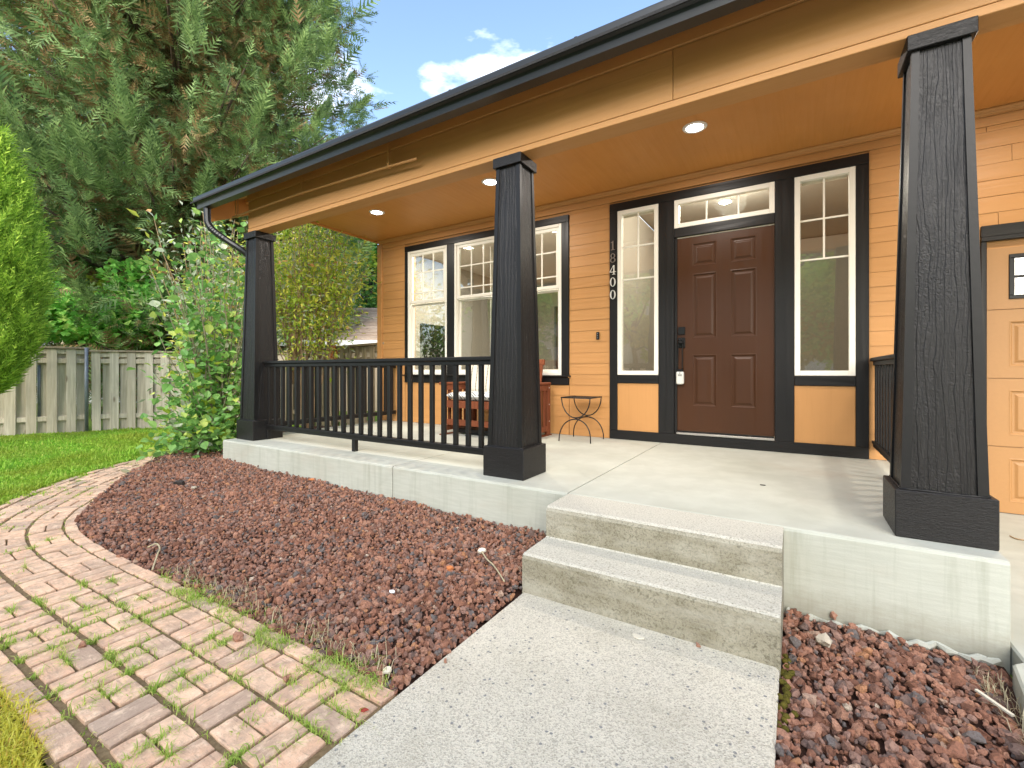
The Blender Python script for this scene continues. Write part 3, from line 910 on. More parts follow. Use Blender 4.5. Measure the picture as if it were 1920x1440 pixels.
# frieze above the openings, crown moulding, corner board
mb = MB(); mb.box(-5.53, 4.0, W + .006, W + .031, 3.077, 3.150, .003); mb.build('frieze_board', M['orange_x'], house)
mb = MB(); mb.prism([(-5.60, W + .006, CE - .002), (-5.60, W - .034, CE - .002), (-5.60, W - .034, CE - .012), (-5.60, W - .020, CE - .022), (-5.60, W - .014, CE - .036), (-5.60, W - .004, CE - .042), (-5.60, W - .004, CE - .052), (-5.60, W + .006, CE - .052)], (9.6, 0, 0))
mb.build('crown_moulding', M['orange_x'], house)
mb = MB(); mb.box(-5.632, -5.532, W - .004, W + .036, .30, 3.148, .003); mb.box(-5.632, -5.604, W + .037, W + .13, .30, 3.148, .003)
mb.build('corner_board', M['orange_z'], house)

# ceiling, beam, eaves
mb = MB(); mb.box(-5.62, 7.4, 2.972, W + .03, CE, CE + .03); mb.build('porch_ceiling', M['orange_y'], house)
for xj in (-3.18, -.75, 1.69):
    mb = MB(); mb.box(xj, xj + .004, 2.974, W - .036, CE - .0015, CE + .001); mb.build('ceiling_seam', M['orange_y'], house)
mb = MB(); mb.box(-5.66, -5.622, 2.972, W + .03, CE - .022, CE + .30, .003); mb.build('gable_trim', M['orange_y'], house)
beam = MB().box(-5.292, 7.4, 2.832, 2.968, 2.7265, 3.26).build('porch_beam', M['orange_beam'], house)
mb = MB(); mb.box(-5.295, -.62, 2.817, 2.8315, 2.772, 3.074, .002); mb.build('beam_face_board', M['orange_beam'], beam)
mb = MB(); mb.box(-.617, 3.4, 2.817, 2.8315, 2.772, 3.074, .002); mb.build('beam_face_board', M['orange_beam'], beam)
mb = MB(); mb.box(-5.297, 3.4, 2.811, 2.832, 2.7245, 2.766, .003); mb.build('beam_edge_strip', M['orange_x'], beam)
mb = MB(); mb.box(-5.298, 3.4, 2.803, 2.8318, 3.078, 3.20, .003); mb.build('upper_fascia_board', M['orange_x'], beam)
GX0, GX1, PIT = -5.765, 7.6, .47
def roof_z(y): return 3.045 + PIT * (y - 2.55)
mb = MB()
for a, b in ((-5.78, -3.42), (-3.417, -1.02), (-1.017, 1.5), (1.503, 7.6)):
    q = MB(); q.prism([(a, 2.50, roof_z(2.50)), (a, 12.0, roof_z(12.0)), (a, 12.0, roof_z(12.0) + .022), (a, 2.50, roof_z(2.50) + .022)], (b - a, 0, 0))
    q.build('roof_sheathing', M['orange_x'], house)
mb = MB(); mb.prism([(-5.80, 2.44, roof_z(2.44) + .045), (-5.80, 12.0, roof_z(12.0) + .024), (-5.80, 12.0, roof_z(12.0) + .05), (-5.80, 2.44, roof_z(2.44) + .062)], (13.4, 0, 0))
mb.build('roof', M['dark_shingle'], house)
mb = MB(); mb.prism([(-5.782, 2.578, 2.855), (-5.782, 11.8, roof_z(11.8) - .19), (-5.782, 11.8, roof_z(11.8) - .002), (-5.782, 2.578, roof_z(2.578) - .002)], (.04, 0, 0))
mb.build('barge_board', M['orange_y'], house)
for i, xr in enumerate((-5.40, -4.72, -4.02, -3.30, -2.55, -1.80, -1.05, -.30, .45, 1.2)):
    mb = MB(); w_ = .32 if i % 3 else .20
    mb.box(xr, xr + w_, 2.55, 2.575, roof_z(2.55) - .022, roof_z(2.55) - .003, .002); mb.build('drip_block', M['orange_x'], house)
gut = MB(); gp = [(2.574, 3.100), (2.574, 2.985), (2.495, 2.985), (2.487, 3.022), (2.480, 3.040), (2.472, 3.046), (2.459, 3.052), (2.453, 3.094), (2.455, 3.104), (2.470, 3.104), (2.470, 3.098), (2.460, 3.094), (2.466, 3.056), (2.490, 3.04), (2.498, 2.991), (2.568, 2.991), (2.568, 3.100)]
gut.prism([(GX0, y, z) for y, z in gp], (GX1 - GX0, 0, 0))
gutter = gut.build('gutter', M['gutter'], house)
MB().prism([(GX0 - .002, 2.574, 3.100), (GX0 - .002, 2.574, 2.985), (GX0 - .002, 2.495, 2.985), (GX0 - .002, 2.459, 3.052), (GX0 - .002, 2.453, 3.104)], (.0018, 0, 0)).build('gutter_end_cap', M['gutter'], gutter)
for xg in (-3.9, -2.05, -1.1, .2):
    MB().box(xg, xg + .018, 2.456, 2.57, 3.1045, 3.110, .001).build('gutter_hanger', M['gutter'], gutter)
# downspout: elbow, crimped bend, slanting leg to the back of the corner column
def smooth_path(pts, n=10): return [tuple(p) for p in catmull(pts, n)]
pts = smooth_path([(-5.62, 2.535, 2.99), (-5.62, 2.535, 2.90), (-5.61, 2.545, 2.80), (-5.56, 2.60, 2.715), (-5.48, 2.69, 2.63), (-5.40, 2.79, 2.545), (-5.365, 2.90, 2.46), (-5.345, 3.03, 2.38)], 9)
rad = [.036 * (1 + (.07 if (i % 2 and 20 < i < 34) else 0)) for i in range(len(pts))]
dsp = MB(); dsp.tube(pts, rad, 10); dsp.build('downspout', M['gutter'], house)
# sprinkler pipe with strap hangers under the eaves
pipe = MB().tube([(-5.47, 2.735, 2.913), (-4.2, 2.735, 2.922), (-2.94, 2.735, 2.893), (-2.62, 2.735, 2.880)], .0105, 8).build('eaves_pipe', M['orange_z'], house, True)
for xs_, zz in ((-5.385, 2.912), (-4.157, 2.922), (-2.936, 2.893)):
    mb = MB(); top_ = roof_z(2.735) - .004
    for a in (-1, 1): mb.box(xs_ - .011, xs_ + .011, 2.735 + a * .0125 - .001, 2.735 + a * .0125 + .001, zz, top_, 0)
    mb.box(xs_ - .011, xs_ + .011, 2.721, 2.749, zz - .0135, zz - .0115)
    for k in range(5): mb.tube([(xs_, 2.7205, zz + .03 + k * .028), (xs_, 2.7222, zz + .03 + k * .028)], .004, 6)
    mb.build('strap_hanger', M['orange_z'], pipe)

# columns: tapered shaft of rough boards, corner boards, plinth and cap
HB, HT, Z0, Z1 = .1474, .1007, .221, 2.274
def column(i, x):
    e = subthing('porch_column', house, (x, YC, FL), True)
    rc = .007
    def ring(h, z): return [(-h, -h, z), (h, -h, z), (h, h, z), (-h, h, z)]
    mb = MB(); mb.prism(ring(HB - rc, Z0), (0, 0, 0), 0, ring(HT - rc, Z1)); mb.build('shaft', M['black_sawn'], e)
    for sx, sy in ((-1, -1), (1, -1), (1, 1), (-1, 1)):
        def L(h, z, w):
            h += .001; t = .014
            p = [(h, h), (h - w, h), (h - w, h - t), (h - t, h - t), (h - t, h - w), (h, h - w)]
            p = [(sx * a, sy * b, z) for a, b in p]
            return p if sx * sy > 0 else p[::-1]
        mb = MB(); mb.prism(L(HB, Z0 - .01, .036), (0, 0, 0), 0, L(HT, Z1 + .01, .029)); mb.build('corner_board', M['black_smooth'], e)
    mb = MB(); mb.box(-.1726, .1726, -.1726, .1726, .001, .2195, .004); mb.build('plinth', M['black_sawn_x'], e)
    mb = MB()
    for k in range(4):
        T = Matrix.Rotation(k * math.pi / 2, 4, 'Z'); pts = [T @ Vector((-.15 + j * .03, -.1495, .221 + .0015 * math.sin(j * 7 + k))) for j in range(11)]
        mb.tube(pts, [float(q) for q in rng.uniform(.0035, .0065, 11)], 5)
    mb.build('caulk_bead', M['black_smooth'], e, True)
    mb = MB(); mb.box(-.1207, .1207, -.1207, .1207, Z1 - .001, 2.3455, .003); mb.build('cap', M['black_sawn_x'], e)
for i, x in enumerate(CX): column(i, x)

# railings
def railing(p0, p1, n, foot=None):
    a, b = Vector(p0), Vector(p1); L = (b - a).length; ang = math.atan2(b.y - a.y, b.x - a.x)
    e = subthing('porch_railing', house, (a.x, a.y, 0), True, ang)
    MB().box(0, L, -.044, .044, 1.234, 1.264, .005).build('hand_rail', M['black_smooth'], e)
    MB().box(0, L, -.024, .024, 1.198, 1.2325, .003).build('sub_rail', M['black_smooth'], e)
    MB().box(0, L, -.024, .024, .492, .527, .003).build('bottom_rail', M['black_smooth'], e)
    MB().box(0, L, -.034, .034, .528, .548, .003).build('bottom_cap', M['black_smooth'], e)
    me = None; pitch = L / (n + .0)
    for k in range(n):
        x = pitch * (k + .5)
        if me is None:
            o = MB().box(-.018, .018, -.018, .018, .5475, 1.199, .003).build('baluster', M['black_smooth'], e); me = o
        else: o = copy_to(me, e)
        o.location = (x, 0, 0); o.rotation_euler = (0, 0, rng.normal(0, .01))
    for f in (foot or ()): MB().box(f - .022, f + .022, -.022, .022, FL + .001, .493, .003).build('foot_block', M['black_smooth'], e)
railing((-5.10, YC), (-1.905, YC), 25, (.035, 1.51))
railing((CX[0], 3.068), (CX[0], W - .005), 15, (1.0,))
railing((.60, 3.068), (.60, W - .005), 15, (1.0,))

# recessed lamps, lit
for x in (-4.58, -2.80, -.714, 1.35):
    e = subthing('downlight', house, (x, 4.06, CE), True)
    MB().lathe([(.066, -.003), (.070, -.009), (.094, -.006), (.099, -.001), (.066, -.0008)], n=32).build('trim_ring', M['white'], e, True)
    MB().lathe([(.0, -.0062), (.04, -.0062), (.067, -.0045)], n=32).build('lens', M['lamp'], e, True)
    ld = bpy.data.lights.new('downlight_glow', 'AREA'); ld.shape = 'DISK'; ld.size = .13; ld.energy = 9; ld.color = (1, .93, .84)
    lo = bpy.data.objects.new('downlight_glow', ld); COL.objects.link(lo); lo.parent = e; lo.location = (0, 0, -.012)

# windows
def sash(e, name, x0, x1, z0, z1, w, y0, y1, mat='vinyl'):
    mb = MB()
    mb.box(x0, x0 + w, y0, y1, z0, z1, .003); mb.box(x1 - w, x1, y0, y1, z0, z1, .003)
    mb.box(x0 + w, x1 - w, y0 + .0006, y1 - .0006, z0, z0 + w, .003); mb.box(x0 + w, x1 - w, y0 + .0006, y1 - .0006, z1 - w, z1, .003)
    return mb.build(name, M[mat], e)
def pane(e, x0, x1, z0, z1, y): return MB().box(x0, x1, y, y + .004, z0, z1).build('pane', M['glass'], e)
def vbar(e, x, z0, z1, y): return MB().box(x - .008, x + .008, y, y + .007, z0, z1, .002).build('muntin', M['vinyl'], e)
def hbar(e, x0, x1, z, y): return MB().box(x0, x1, y + .0007, y + .0075, z - .008, z + .008, .002).build('muntin', M['vinyl'], e)
for x0 in (-4.972, -4.0725, -3.173):
    x1 = x0 + .765; z0, z1 = 1.099, 2.95
    e = subthing('window', house, (x0, W, z0))
    sash(e, 'window_frame', x0, x1, z0, z1, .036, W + .004, W + .10)
    sash(e, 'upper_sash', x0 + .037, x1 - .037, 2.165, z1 - .037, .040, W + .018, W + .052)
    sash(e, 'lower_sash', x0 + .037, x1 - .037, z0 + .037, 2.164, .034, W + .056, W + .086)
    gx0, gx1 = x0 + .077, x1 - .077
    pane(e, gx0, gx1, 2.205, 2.873, W + .036)
    pane(e, x0 + .071, x1 - .071, 1.170, 2.130, W + .070)
    for t in (1, 2): vbar(e, gx0 + (gx1 - gx0) * t / 3, 2.205, 2.873, W + .027)
    for zz in (2.617, 2.315): hbar(e, gx0, gx1, zz, W + .027)
    MB().box((x0 + x1) / 2 - .03, (x0 + x1) / 2 + .03, W + .060, W + .075, 2.166, 2.178, .003).build('sash_lock', M['vinyl'], e)
surround = subthing('window_surround', house, (-3.69, W, 1.0))
def board(e, x0, x1, z0, z1, y=W, mat='black_z', t=.031, name='casing_board'):
    return MB().box(x0 + .0006, x1 - .0006, y, y + t, z0 + .0006, z1 - .0006, .0025).build(name, M[mat], e)
board(surround, -5.034, -2.3105, 2.951, 3.036, W - .003, 'black_x')
for a, b in ((-5.034, -4.973), (-4.206, -4.0735), (-3.3065, -3.174), (-2.405, -2.3105)): board(surround, a, b, 1.098, 2.951)
board(surround, -5.034, -2.3105, .982, 1.078, W - .002, 'black_x')
MB().box(-5.058, -2.286, W - .03, W + .03, 1.079, 1.098, .003).build('sill', M['black_x'], surround)

# entry: sidelights, transom, panels, black boards
entry = subthing('entry_surround', house, (-.62, W, FL))
board(entry, -1.798, .5504, 2.963, 3.052, W - .004, 'black_x')
for a, b in ((-1.798, -1.7075), (-1.2505, -1.0875), (-.1600, -.0023), (.4581, .5504)): board(entry, a, b, .483, 2.963)
board(entry, -1.798, .5504, FL + .003, .483, W - .003, 'black_x')
board(entry, -1.7075, -1.2505, 1.014, 1.106, W - .001, 'black_x'); board(entry, -.0023, .4581, 1.014, 1.106, W - .001, 'black_x')
board(entry, -1.0875, -.16, 2.566, 2.661, W + .002, 'black_x')
for a, b in ((-1.7075, -1.2505), (-.0023, .4581)):
    MB().box(a + .0006, b - .0006, W + .012, W + .031, .4836, 1.0134, .001).build('lower_panel', M['orange_z'], entry)
for a, b in ((-1.0868, -1.060), (-.163, -.1606)): MB().box(a, b, W + .020, W + .14, .484, 2.564, .002).build('jamb', M['black_z'], entry)
def sidelight(x0, x1):
    e = subthing('sidelight', house, (x0, W, 1.107)); z0, z1, w = 1.1075, 2.961, .046
    sash(e, 'window_frame', x0, x1, z0, z1, w, W + .003, W + .07)
    pane(e, x0 + w, x1 - w, z0 + w, z1 - w, W + .042)
    xc = (x0 + x1) / 2
    vbar(e, xc, 2.18, z1 - w, W + .033)
    for zz in (2.548, 2.181): hbar(e, x0 + w, x1 - w, zz, W + .033)
    MB().box(x0 + w + .012, x1 - w - .012, W + .05, W + .062, z1 - w - .030, z1 - w - .006, .002).build('blind_rail', M['vinyl'], e)
sidelight(-1.7066, -1.2514); sidelight(-.0014, .4572)
e = subthing('transom', house, (-.62, W, 2.662)); w = .046
sash(e, 'window_frame', -1.0864, -.161, 2.6625, 2.961, w, W + .003, W + .07)
pane(e, -1.0864 + w, -.161 - w, 2.6625 + w, 2.961 - w, W + .042)
for x in (-.772, -.476): vbar(e, x, 2.6625 + w, 2.961 - w, W + .033)

# front door with six raised panels
door = subthing('front_door', house, (-.61, W + .03, .52))
DX0, DX1, DZ0, DZ1, DY = -1.058, -.165, .522, 2.552, W + .028
PX = ((-.911, -.674), (-.549, -.316)); PZ = ((.781, 1.322), (1.490, 2.165), (2.240, 2.484))
mb = MB()
mb.box(DX0, DX1, DY + .0125, DY + .045, DZ0, DZ1)
xsn = [DX0, PX[0][0], PX[0][1], PX[1][0], PX[1][1], DX1]; zsn = [DZ0, PZ[0][0], PZ[0][1], PZ[1][0], PZ[1][1], PZ[2][0], PZ[2][1], DZ1]
for i in range(5):
    for j in range(7):
        if i in (1, 3) and j in (1, 3, 5): continue
        mb.add([(xsn[i], DY, zsn[j]), (xsn[i + 1], DY, zsn[j]), (xsn[i + 1], DY, zsn[j + 1]), (xsn[i], DY, zsn[j + 1])], [(0, 1, 2, 3)])
mb.build('door_leaf', M['door'], door)
def raised(e, x0, x1, z0, z1, y, mat, s=1.0, name='raised_panel'):
    prof = [(0, 0), (.004, -.0016), (.010, -.0010), (.020 * s, .0085), (.030 * s, .0090), (.036 * s, .0080), (.050 * s, .0010), (.054 * s, .0004)]
    mb = MB(); rings = [[(x0 + d, y + h, z0 + d), (x1 - d, y + h, z0 + d), (x1 - d, y + h, z1 - d), (x0 + d, y + h, z1 - d)] for d, h in prof]
    vs = [p for r_ in rings for p in r_]; fs = []
    for k in range(len(rings) - 1):
        for q in range(4): fs.append((k * 4 + q, k * 4 + (q + 1) % 4, k * 4 + 4 + (q + 1) % 4, k * 4 + 4 + q))
    fs.append(tuple(range(len(vs) - 4, len(vs)))); mb.add(vs, fs); return mb.build(name, M[mat], e)
for x0, x1 in PX:
    for z0, z1 in PZ: raised(door, x0, x1, z0, z1, DY, 'door')
MB().box(-1.06, -.163, W + .022, W + .075, 2.5535, 2.5635, .001).build('weather_strip', M['vinyl'], door)
MB().box(-1.06, -.163, W - .012, W + .06, .4845, .505, .003).build('threshold', M['alum'], door)
MB().box(-1.055, -.168, W + .018, W + .05, .506, .519, .002).build('door_sweep', M['hardware'], door)
MB().box(-1.052, -.978, DY - .016, DY - .0003, 1.532, 1.616, .006).build('deadbolt', M['hardware'], door)
MB().box(-1.052, -.978, DY - .013, DY - .0003, 1.395, 1.505, .006).build('handle_plate', M['hardware'], door)
hb = MB(); hb.tube([(-1.015, DY - .01, 1.45), (-1.015, DY - .055, 1.45)], .011, 10); hb.lathe([(0, .012), (.022, .012), (.028, .004), (.028, -.006), (.02, -.014), (0, -.014)], (-1.015, DY - .06, 1.45), 16)
hb.build('door_knob', M['hardware'], door, True)
lb = thing('lockbox', 'small pale key safe hanging by a black shackle from the front door knob', 'key safe', (-1.02, DY - .04, 1.0))
MB().box(-1.058, -.984, DY - .068, DY - .022, 1.012, 1.144, .009).build('body', M['lockbox'], lb)
MB().box(-1.052, -.990, DY - .066, DY - .024, 1.1445, 1.172, .006).build('collar', M['hardware'], lb)
MB().tube(smooth_path([(-1.045, DY - .045, 1.165), (-1.044, DY - .047, 1.30), (-1.040, DY - .050, 1.42), (-1.031, DY - .050, 1.466), (-1.015, DY - .0485, 1.482), (-.999, DY - .05, 1.466), (-.997, DY - .047, 1.30), (-.998, DY - .045, 1.165)], 6), .0058, 8).build('shackle', M['hardware'], lb, True)
for a in (-1.034, -1.015):
    for b in (1.098, 1.108): MB().box(a, a + .013, DY - .0692, DY - .0678, b, b + .007, .0005).build('key_button', M['hardware'], lb)
MB().tube([(-1.021, DY - .0695, 1.130), (-1.021, DY - .0678, 1.130)], .007, 12).build('dial', M['galv'], lb)

# house number 1 8 4 0 0 on the black board, serif cut digits
def ell(cx, cz, rx, rz, n=26): return [(cx + rx * math.cos(2 * math.pi * k / n), cz + rz * math.sin(2 * math.pi * k / n)) for k in range(n)]
def plate(mb, outer, inner, y0, y1):
    n = len(outer); vs = [(x, y0, z) for x, z in outer] + [(x, y0, z) for x, z in inner] + [(x, y1, z) for x, z in outer] + [(x, y1, z) for x, z in inner]
    fs = []
    for k in range(n):
        q = (k + 1) % n; fs += [(k, q, n + q, n + k), (k, 2 * n + k, 2 * n + q, q), (n + k, n + q, 3 * n + q, 3 * n + k)]
    mb.add(vs, fs)
def solid(mb, poly, y0, y1):
    mb.prism([(x, y0, z) for x, z in poly], (0, y1 - y0, 0))
ya_, yb_ = W - .011, W - .001; XN = -1.757
number = subthing('house_number', house, (XN, W, 2.3))
H = .104
def digit(ch, zc):
    mb = MB(); b = zc - H / 2
    def P(l): return [(XN + x, b + z) for x, z in l]
    if ch == '0':
        plate(mb, ell(XN, zc, .033, H / 2), ell(XN, zc, .0185, H / 2 - .0055), ya_, yb_)
    elif ch == '8':
        plate(mb, ell(XN, b + .028, .032, .028), ell(XN, b + .028, .018, .0215), ya_, yb_)
        plate(mb, ell(XN, b + .077, .027, .027), ell(XN, b + .077, .0145, .021), ya_ + .0006, yb_)
    elif ch == '1':
        solid(mb, P([(-.006, .006), (.008, .006), (.008, .104), (.003, .104), (-.006, .0965)]), ya_, yb_)
        solid(mb, P([(-.022, 0), (.024, 0), (.024, .0058), (-.022, .0058)]), ya_, yb_)
        solid(mb, P([(-.024, .087), (-.021, .083), (-.0062, .0885), (-.0062, .0960)]), ya_, yb_)
    else:
        solid(mb, P([(.006, .006), (.019, .006), (.019, .104), (.006, .104)]), ya_, yb_)
        solid(mb, P([(-.036, .026), (.036, .026), (.036, .034), (-.036, .034)]), ya_ + .0007, yb_)
        solid(mb, P([(-.036, .0343), (-.028, .0343), (.0058, .096), (.0058, .104)]), ya_ + .0004, yb_)
        solid(mb, P([(-.006, 0), (.030, 0), (.030, .0058), (-.006, .0058)]), ya_ + .0003, yb_)
    return mb
for ch, zc, mt in (('1', 2.578, 'pewter'), ('8', 2.436, 'pewter'), ('4', 2.300, 'nickel'), ('0', 2.163, 'nickel'), ('0', 2.020, 'nickel')):
    digit(ch, zc).build('digit', M[mt], number)
bell = subthing('doorbell', house, (-1.94, W, 1.56))
MB().box(-1.958, -1.922, W - .006, W + .014, 1.515, 1.604, .005).build('bell_body', M['hardware'], bell)
for zz in (1.585, 1.560, 1.535): MB().tube([(-1.94, W - .008, zz), (-1.94, W - .0055, zz)], .0055, 10).build('bell_button', M['galv'], bell)
MB().tube([(-2.296, W + .008, 1.073), (-2.296, W - .03, 1.075)], .006, 8).build('hose_hook', M['orange_z'], house)

# garage door, its header and jamb
MB().box(1.250, 4.1, W - .004, W + .03, 2.203, 2.292, .003).build('garage_header', M['black_x'], house)
MB().box(1.250, 4.1, W - .014, W + .03, 2.168, 2.2025, .003).build('header_trim', M['black_x'], house)
MB().box(1.250, 1.283, W - .002, W + .031, .05, 2.167, .003).build('garage_jamb', M['black_z'], house)
gd = subthing('garage_door', house, (2.5, W, .043)); GY = W + .024
MB().box(1.30, 3.9, GY + .012, GY + .04, .045, 2.115).build('door_core', M['garage'], gd)
zg = [.046, .562, 1.093, 1.629, 2.112]
PW = .56; pxs = [1.41 + k * .635 for k in range(4)]
for k in range(4):
    z0, z1 = zg[k] + .003, zg[k + 1] - .003
    xa = [1.284] + [v for p in pxs for v in (p, p + PW)] + [3.9]
    a_, b_ = (z0 + .085, z1 - .085) if k < 3 else (z0 + .075, z1 - .055)
    mb = MB()
    for i in range(len(xa) - 1):
        if i % 2 == 0: mb.add([(xa[i], GY, z0), (xa[i + 1], GY, z0), (xa[i + 1], GY, z1), (xa[i], GY, z1)], [(0, 1, 2, 3)])
        else:
            mb.add([(xa[i], GY, z0), (xa[i + 1], GY, z0), (xa[i + 1], GY, a_), (xa[i], GY, a_)], [(0, 1, 2, 3)])
            mb.add([(xa[i], GY, b_), (xa[i + 1], GY, b_), (xa[i + 1], GY, z1), (xa[i], GY, z1)], [(0, 1, 2, 3)])
    mb.add([(1.284, GY, z0), (3.9, GY, z0), (3.9, GY + .012, z0), (1.284, GY + .012, z0)], [(0, 3, 2, 1)])
    mb.add([(1.284, GY, z1), (3.9, GY, z1), (3.9, GY + .012, z1), (1.284, GY + .012, z1)], [(0, 1, 2, 3)])
    mb.build('door_section', M['garage'], gd)
    for p in pxs:
        if k < 3: raised(gd, p, p + PW, a_, b_, GY, 'garage', 1.0)
        else:
            f = MB()
            f.box(p, p + PW, GY - .010, GY + .02, b_ - .03, b_, .003); f.box(p, p + PW, GY - .010, GY + .02, a_, a_ + .03, .003)
            f.box(p, p + .03, GY - .0095, GY + .02, a_ + .03, b_ - .03, .003); f.box(p + PW - .03, p + PW, GY - .0095, GY + .02, a_ + .03, b_ - .03, .003)
            f.box(p + .03, p + PW - .03, GY - .004, GY + .008, (a_ + b_) / 2 - .009, (a_ + b_) / 2 + .009, .002)
            for t in (.28, .5, .72): f.box(p + PW * t - .008, p + PW * t + .008, GY - .0035, GY + .0075, a_ + .03, b_ - .03, .002)
            f.build('window_frame', M['hardware'], gd)
            MB().box(p + .02, p + PW - .02, GY + .006, GY + .0095, a_ + .02, b_ - .02).build('pane', M['glass'], gd)

# rooms seen through the glass
mb = MB()
mb.box(-5.44, -1.95, W + .171, 11.33, .33, .45); mb.box(-1.949, .9, W + .171, 11.33, .33, .45)
mb.build('room_floor', M['in_floor'], house)
mb = MB()
mb.box(-5.438, -5.40, W + .171, 9.3, .45, 3.1); mb.box(-2.02, -1.92, W + .171, 8.0, .45, 3.4); mb.box(.82, .92, W + .171, 11.3, .45, 3.4)
for x0, x1, z0, z1 in ((-5.4, -4.6, .45, 3.1), (-4.6, -3.2, .45, 1.2), (-4.6, -3.2, 2.6, 3.1), (-3.2, -2.02, .45, 3.1)): mb.box(x0, x1, 9.2, 9.3, z0, z1)
mb.box(-2.02, .82, 9.2, 9.3, .45, 3.4)
for x0, x1, z0, z1 in ((-5.4, -4.99, .45, 3.1), (-2.38, -2.02, .45, 3.1), (-4.99, -2.38, .45, 1.07), (-4.99, -2.38, 2.97, 3.1)): mb.box(x0, x1, W + .171, W + .19, z0, z1)
mb.build('room_wall', M['in_wall'], house)
MB().box(-5.43, -2.0, W + .172, 9.3, 3.101, 3.14).build('room_ceiling', M['in_white'], house)
for x_ in (-4.39, -2.82):  # lamps with glowing lenses, added to brighten the living room behind the panes
    e = subthing('room_fill_lamp', house, (x_, 5.65, 3.10), True)
    MB().lathe([(0, -.006), (.075, -.006), (.095, -.001)], n=24).build('lens', M['lamp'], e, True)
    ld = bpy.data.lights.new('room_fill_glow', 'AREA'); ld.shape = 'DISK'; ld.size = .15; ld.energy = 24; ld.color = (1, .93, .84)
    lo = bpy.data.objects.new('room_fill_glow', ld); COL.objects.link(lo); lo.parent = e; lo.location = (0, 0, -.012)
MB().box(-1.93, .9, W + .172, 9.3, 3.42, 3.46).build('hall_ceiling', M['in_wall'], house)
MB().lathe([(0, -.07), (.12, -.062), (.19, -.03), (.2, 0)], (-.66, 6.05, 3.42), 28).build('hall_lamp', M['lamp'], house, True)
ld = bpy.data.lights.new('hall_lamp_glow', 'POINT'); ld.energy = 38; ld.shadow_soft_size = .18; ld.color = (1, .92, .82)
lo = bpy.data.objects.new('hall_lamp_glow', ld); COL.objects.link(lo); lo.location = (-.66, 6.05, 3.2); lo.parent = house; lo.matrix_parent_inverse = Matrix.Translation((2.4, -W, 0))
tv = MB().box(-5.398, -5.35, 5.72, 6.75, 1.36, 1.96, .006).build('television', M['tv']); tag(tv, 'black flat television on the living room wall behind the left window', 'television')
# gathered drape at the side of the middle window
mb = MB(); n = 60; prof = [(-3.62 + .30 * k / n, W + .24 + .022 * math.sin(k * 1.15) + .01 * math.sin(k * .4)) for k in range(n + 1)]
vs = [(x, y, z) for z in (.52, 2.9) for x, y in prof]; mb.add(vs, [(k, k + 1, n + 2 + k, n + 1 + k) for k in range(n)])
dr = mb.build('drape', M['drape'], None, True); tag(dr, 'pale gathered drape hanging inside the middle living room window', 'curtain')

# ------------------------------------------------------------------ porch furniture
g = thing('glider_bench', 'reddish wooden glider bench with slatted ends on the porch below the big window', 'bench', (-3.05, 4.58, FL))
BX0, BX1, BY0, BY1 = -3.64, -2.50, 4.22, 4.90
for x in (BX0, BX1 - .045):
    MB().box(x, x + .045, BY0, BY0 + .07, FL + .012, .985, .004).build('leg', M['redwood'], g)
    MB().box(x, x + .045, BY1 - .07, BY1, FL + .012, .985, .004).build('leg', M['redwood'], g)
    MB().box(x - .012, x + .057, BY0 - .03, BY1 + .0, .9855, 1.015, .008).build('arm_rest', M['redwood'], g)
    MB().box(x + .004, x + .041, BY0 + .071, BY1 - .071, .915, .984, .003).build('side_rail', M['redwood'], g)
    MB().box(x + .004, x + .041, BY0 + .071, BY1 - .071, FL + .05, FL + .11, .003).build('side_rail', M['redwood'], g)
    for k in range(5):
        yy = BY0 + .115 + k * .105
        MB().box(x + .012, x + .032, yy, yy + .05, FL + .111, .914, .002).build('side_slat', M['redwood'], g)
    MB().box(x - .01, x + .055, BY0 - .02, BY1 + .02, FL + .0005, FL + .0115, .003).build('foot_skid', M['redwood'], g)
for z0 in (.712,): MB().box(BX0 + .046, BX1 - .046, BY0 + .01, BY0 + .035, z0, z0 + .085, .003).build('front_rail', M['redwood'], g)
MB().box(BX0 + .046, BX1 - .046, BY0 + .05, BY0 + .08, .50, .57, .003).build('stretcher', M['redwood'], g)
MB().box(BX0 + .10, BX1 - .10, BY0 + .16, BY1 - .16, .40, .45, .003).build('glide_base', M['hardware'], g)
for k in range(5):
    xx = BX0 + .14 + k * .20
    MB().box(xx, xx + .04, BY0 + .045, BY0 + .06, .571, .711, .002).build('apron_slat', M['redwood'], g)
for k in range(6):
    yy = BY0 + .05 + k * .085
    MB().box(BX0 + .047, BX1 - .047, yy, yy + .065, .775, .797, .003).build('seat_slat', M['redwood'], g)
tilt = Matrix.Translation((0, 4.74, .80)) @ Matrix.Rotation(R(-12), 4, 'X')
for k in range(9):
    xx = BX0 + .07 + k * .118
    MB().box(xx, xx + .06, -.01, .012, .03, .43, .002, 0, tilt).build('back_slat', M['redwood'], g)
MB().box(BX0 + .05, BX1 - .05, -.012, .02, .431, .50, .004, 0, tilt).build('back_rail', M['redwood'], g)
MB().box(BX0 + .05, BX1 - .05, -.012, .02, -.02, .029, .004, 0, tilt).build('back_rail', M['redwood'], g)
for x in (BX0 - .003, BX1 + .0005):
    mb = MB()
    for zz in (.55, .75, .95): mb.lathe([(0, .003), (.008, .002), (.010, 0)], (0, 0, 0), 10) if False else mb.tube([(x, BY1 - .035, zz), (x + .0025, BY1 - .035, zz)], .007, 8)
    mb.build('bolt_head', M['nickel'], g)

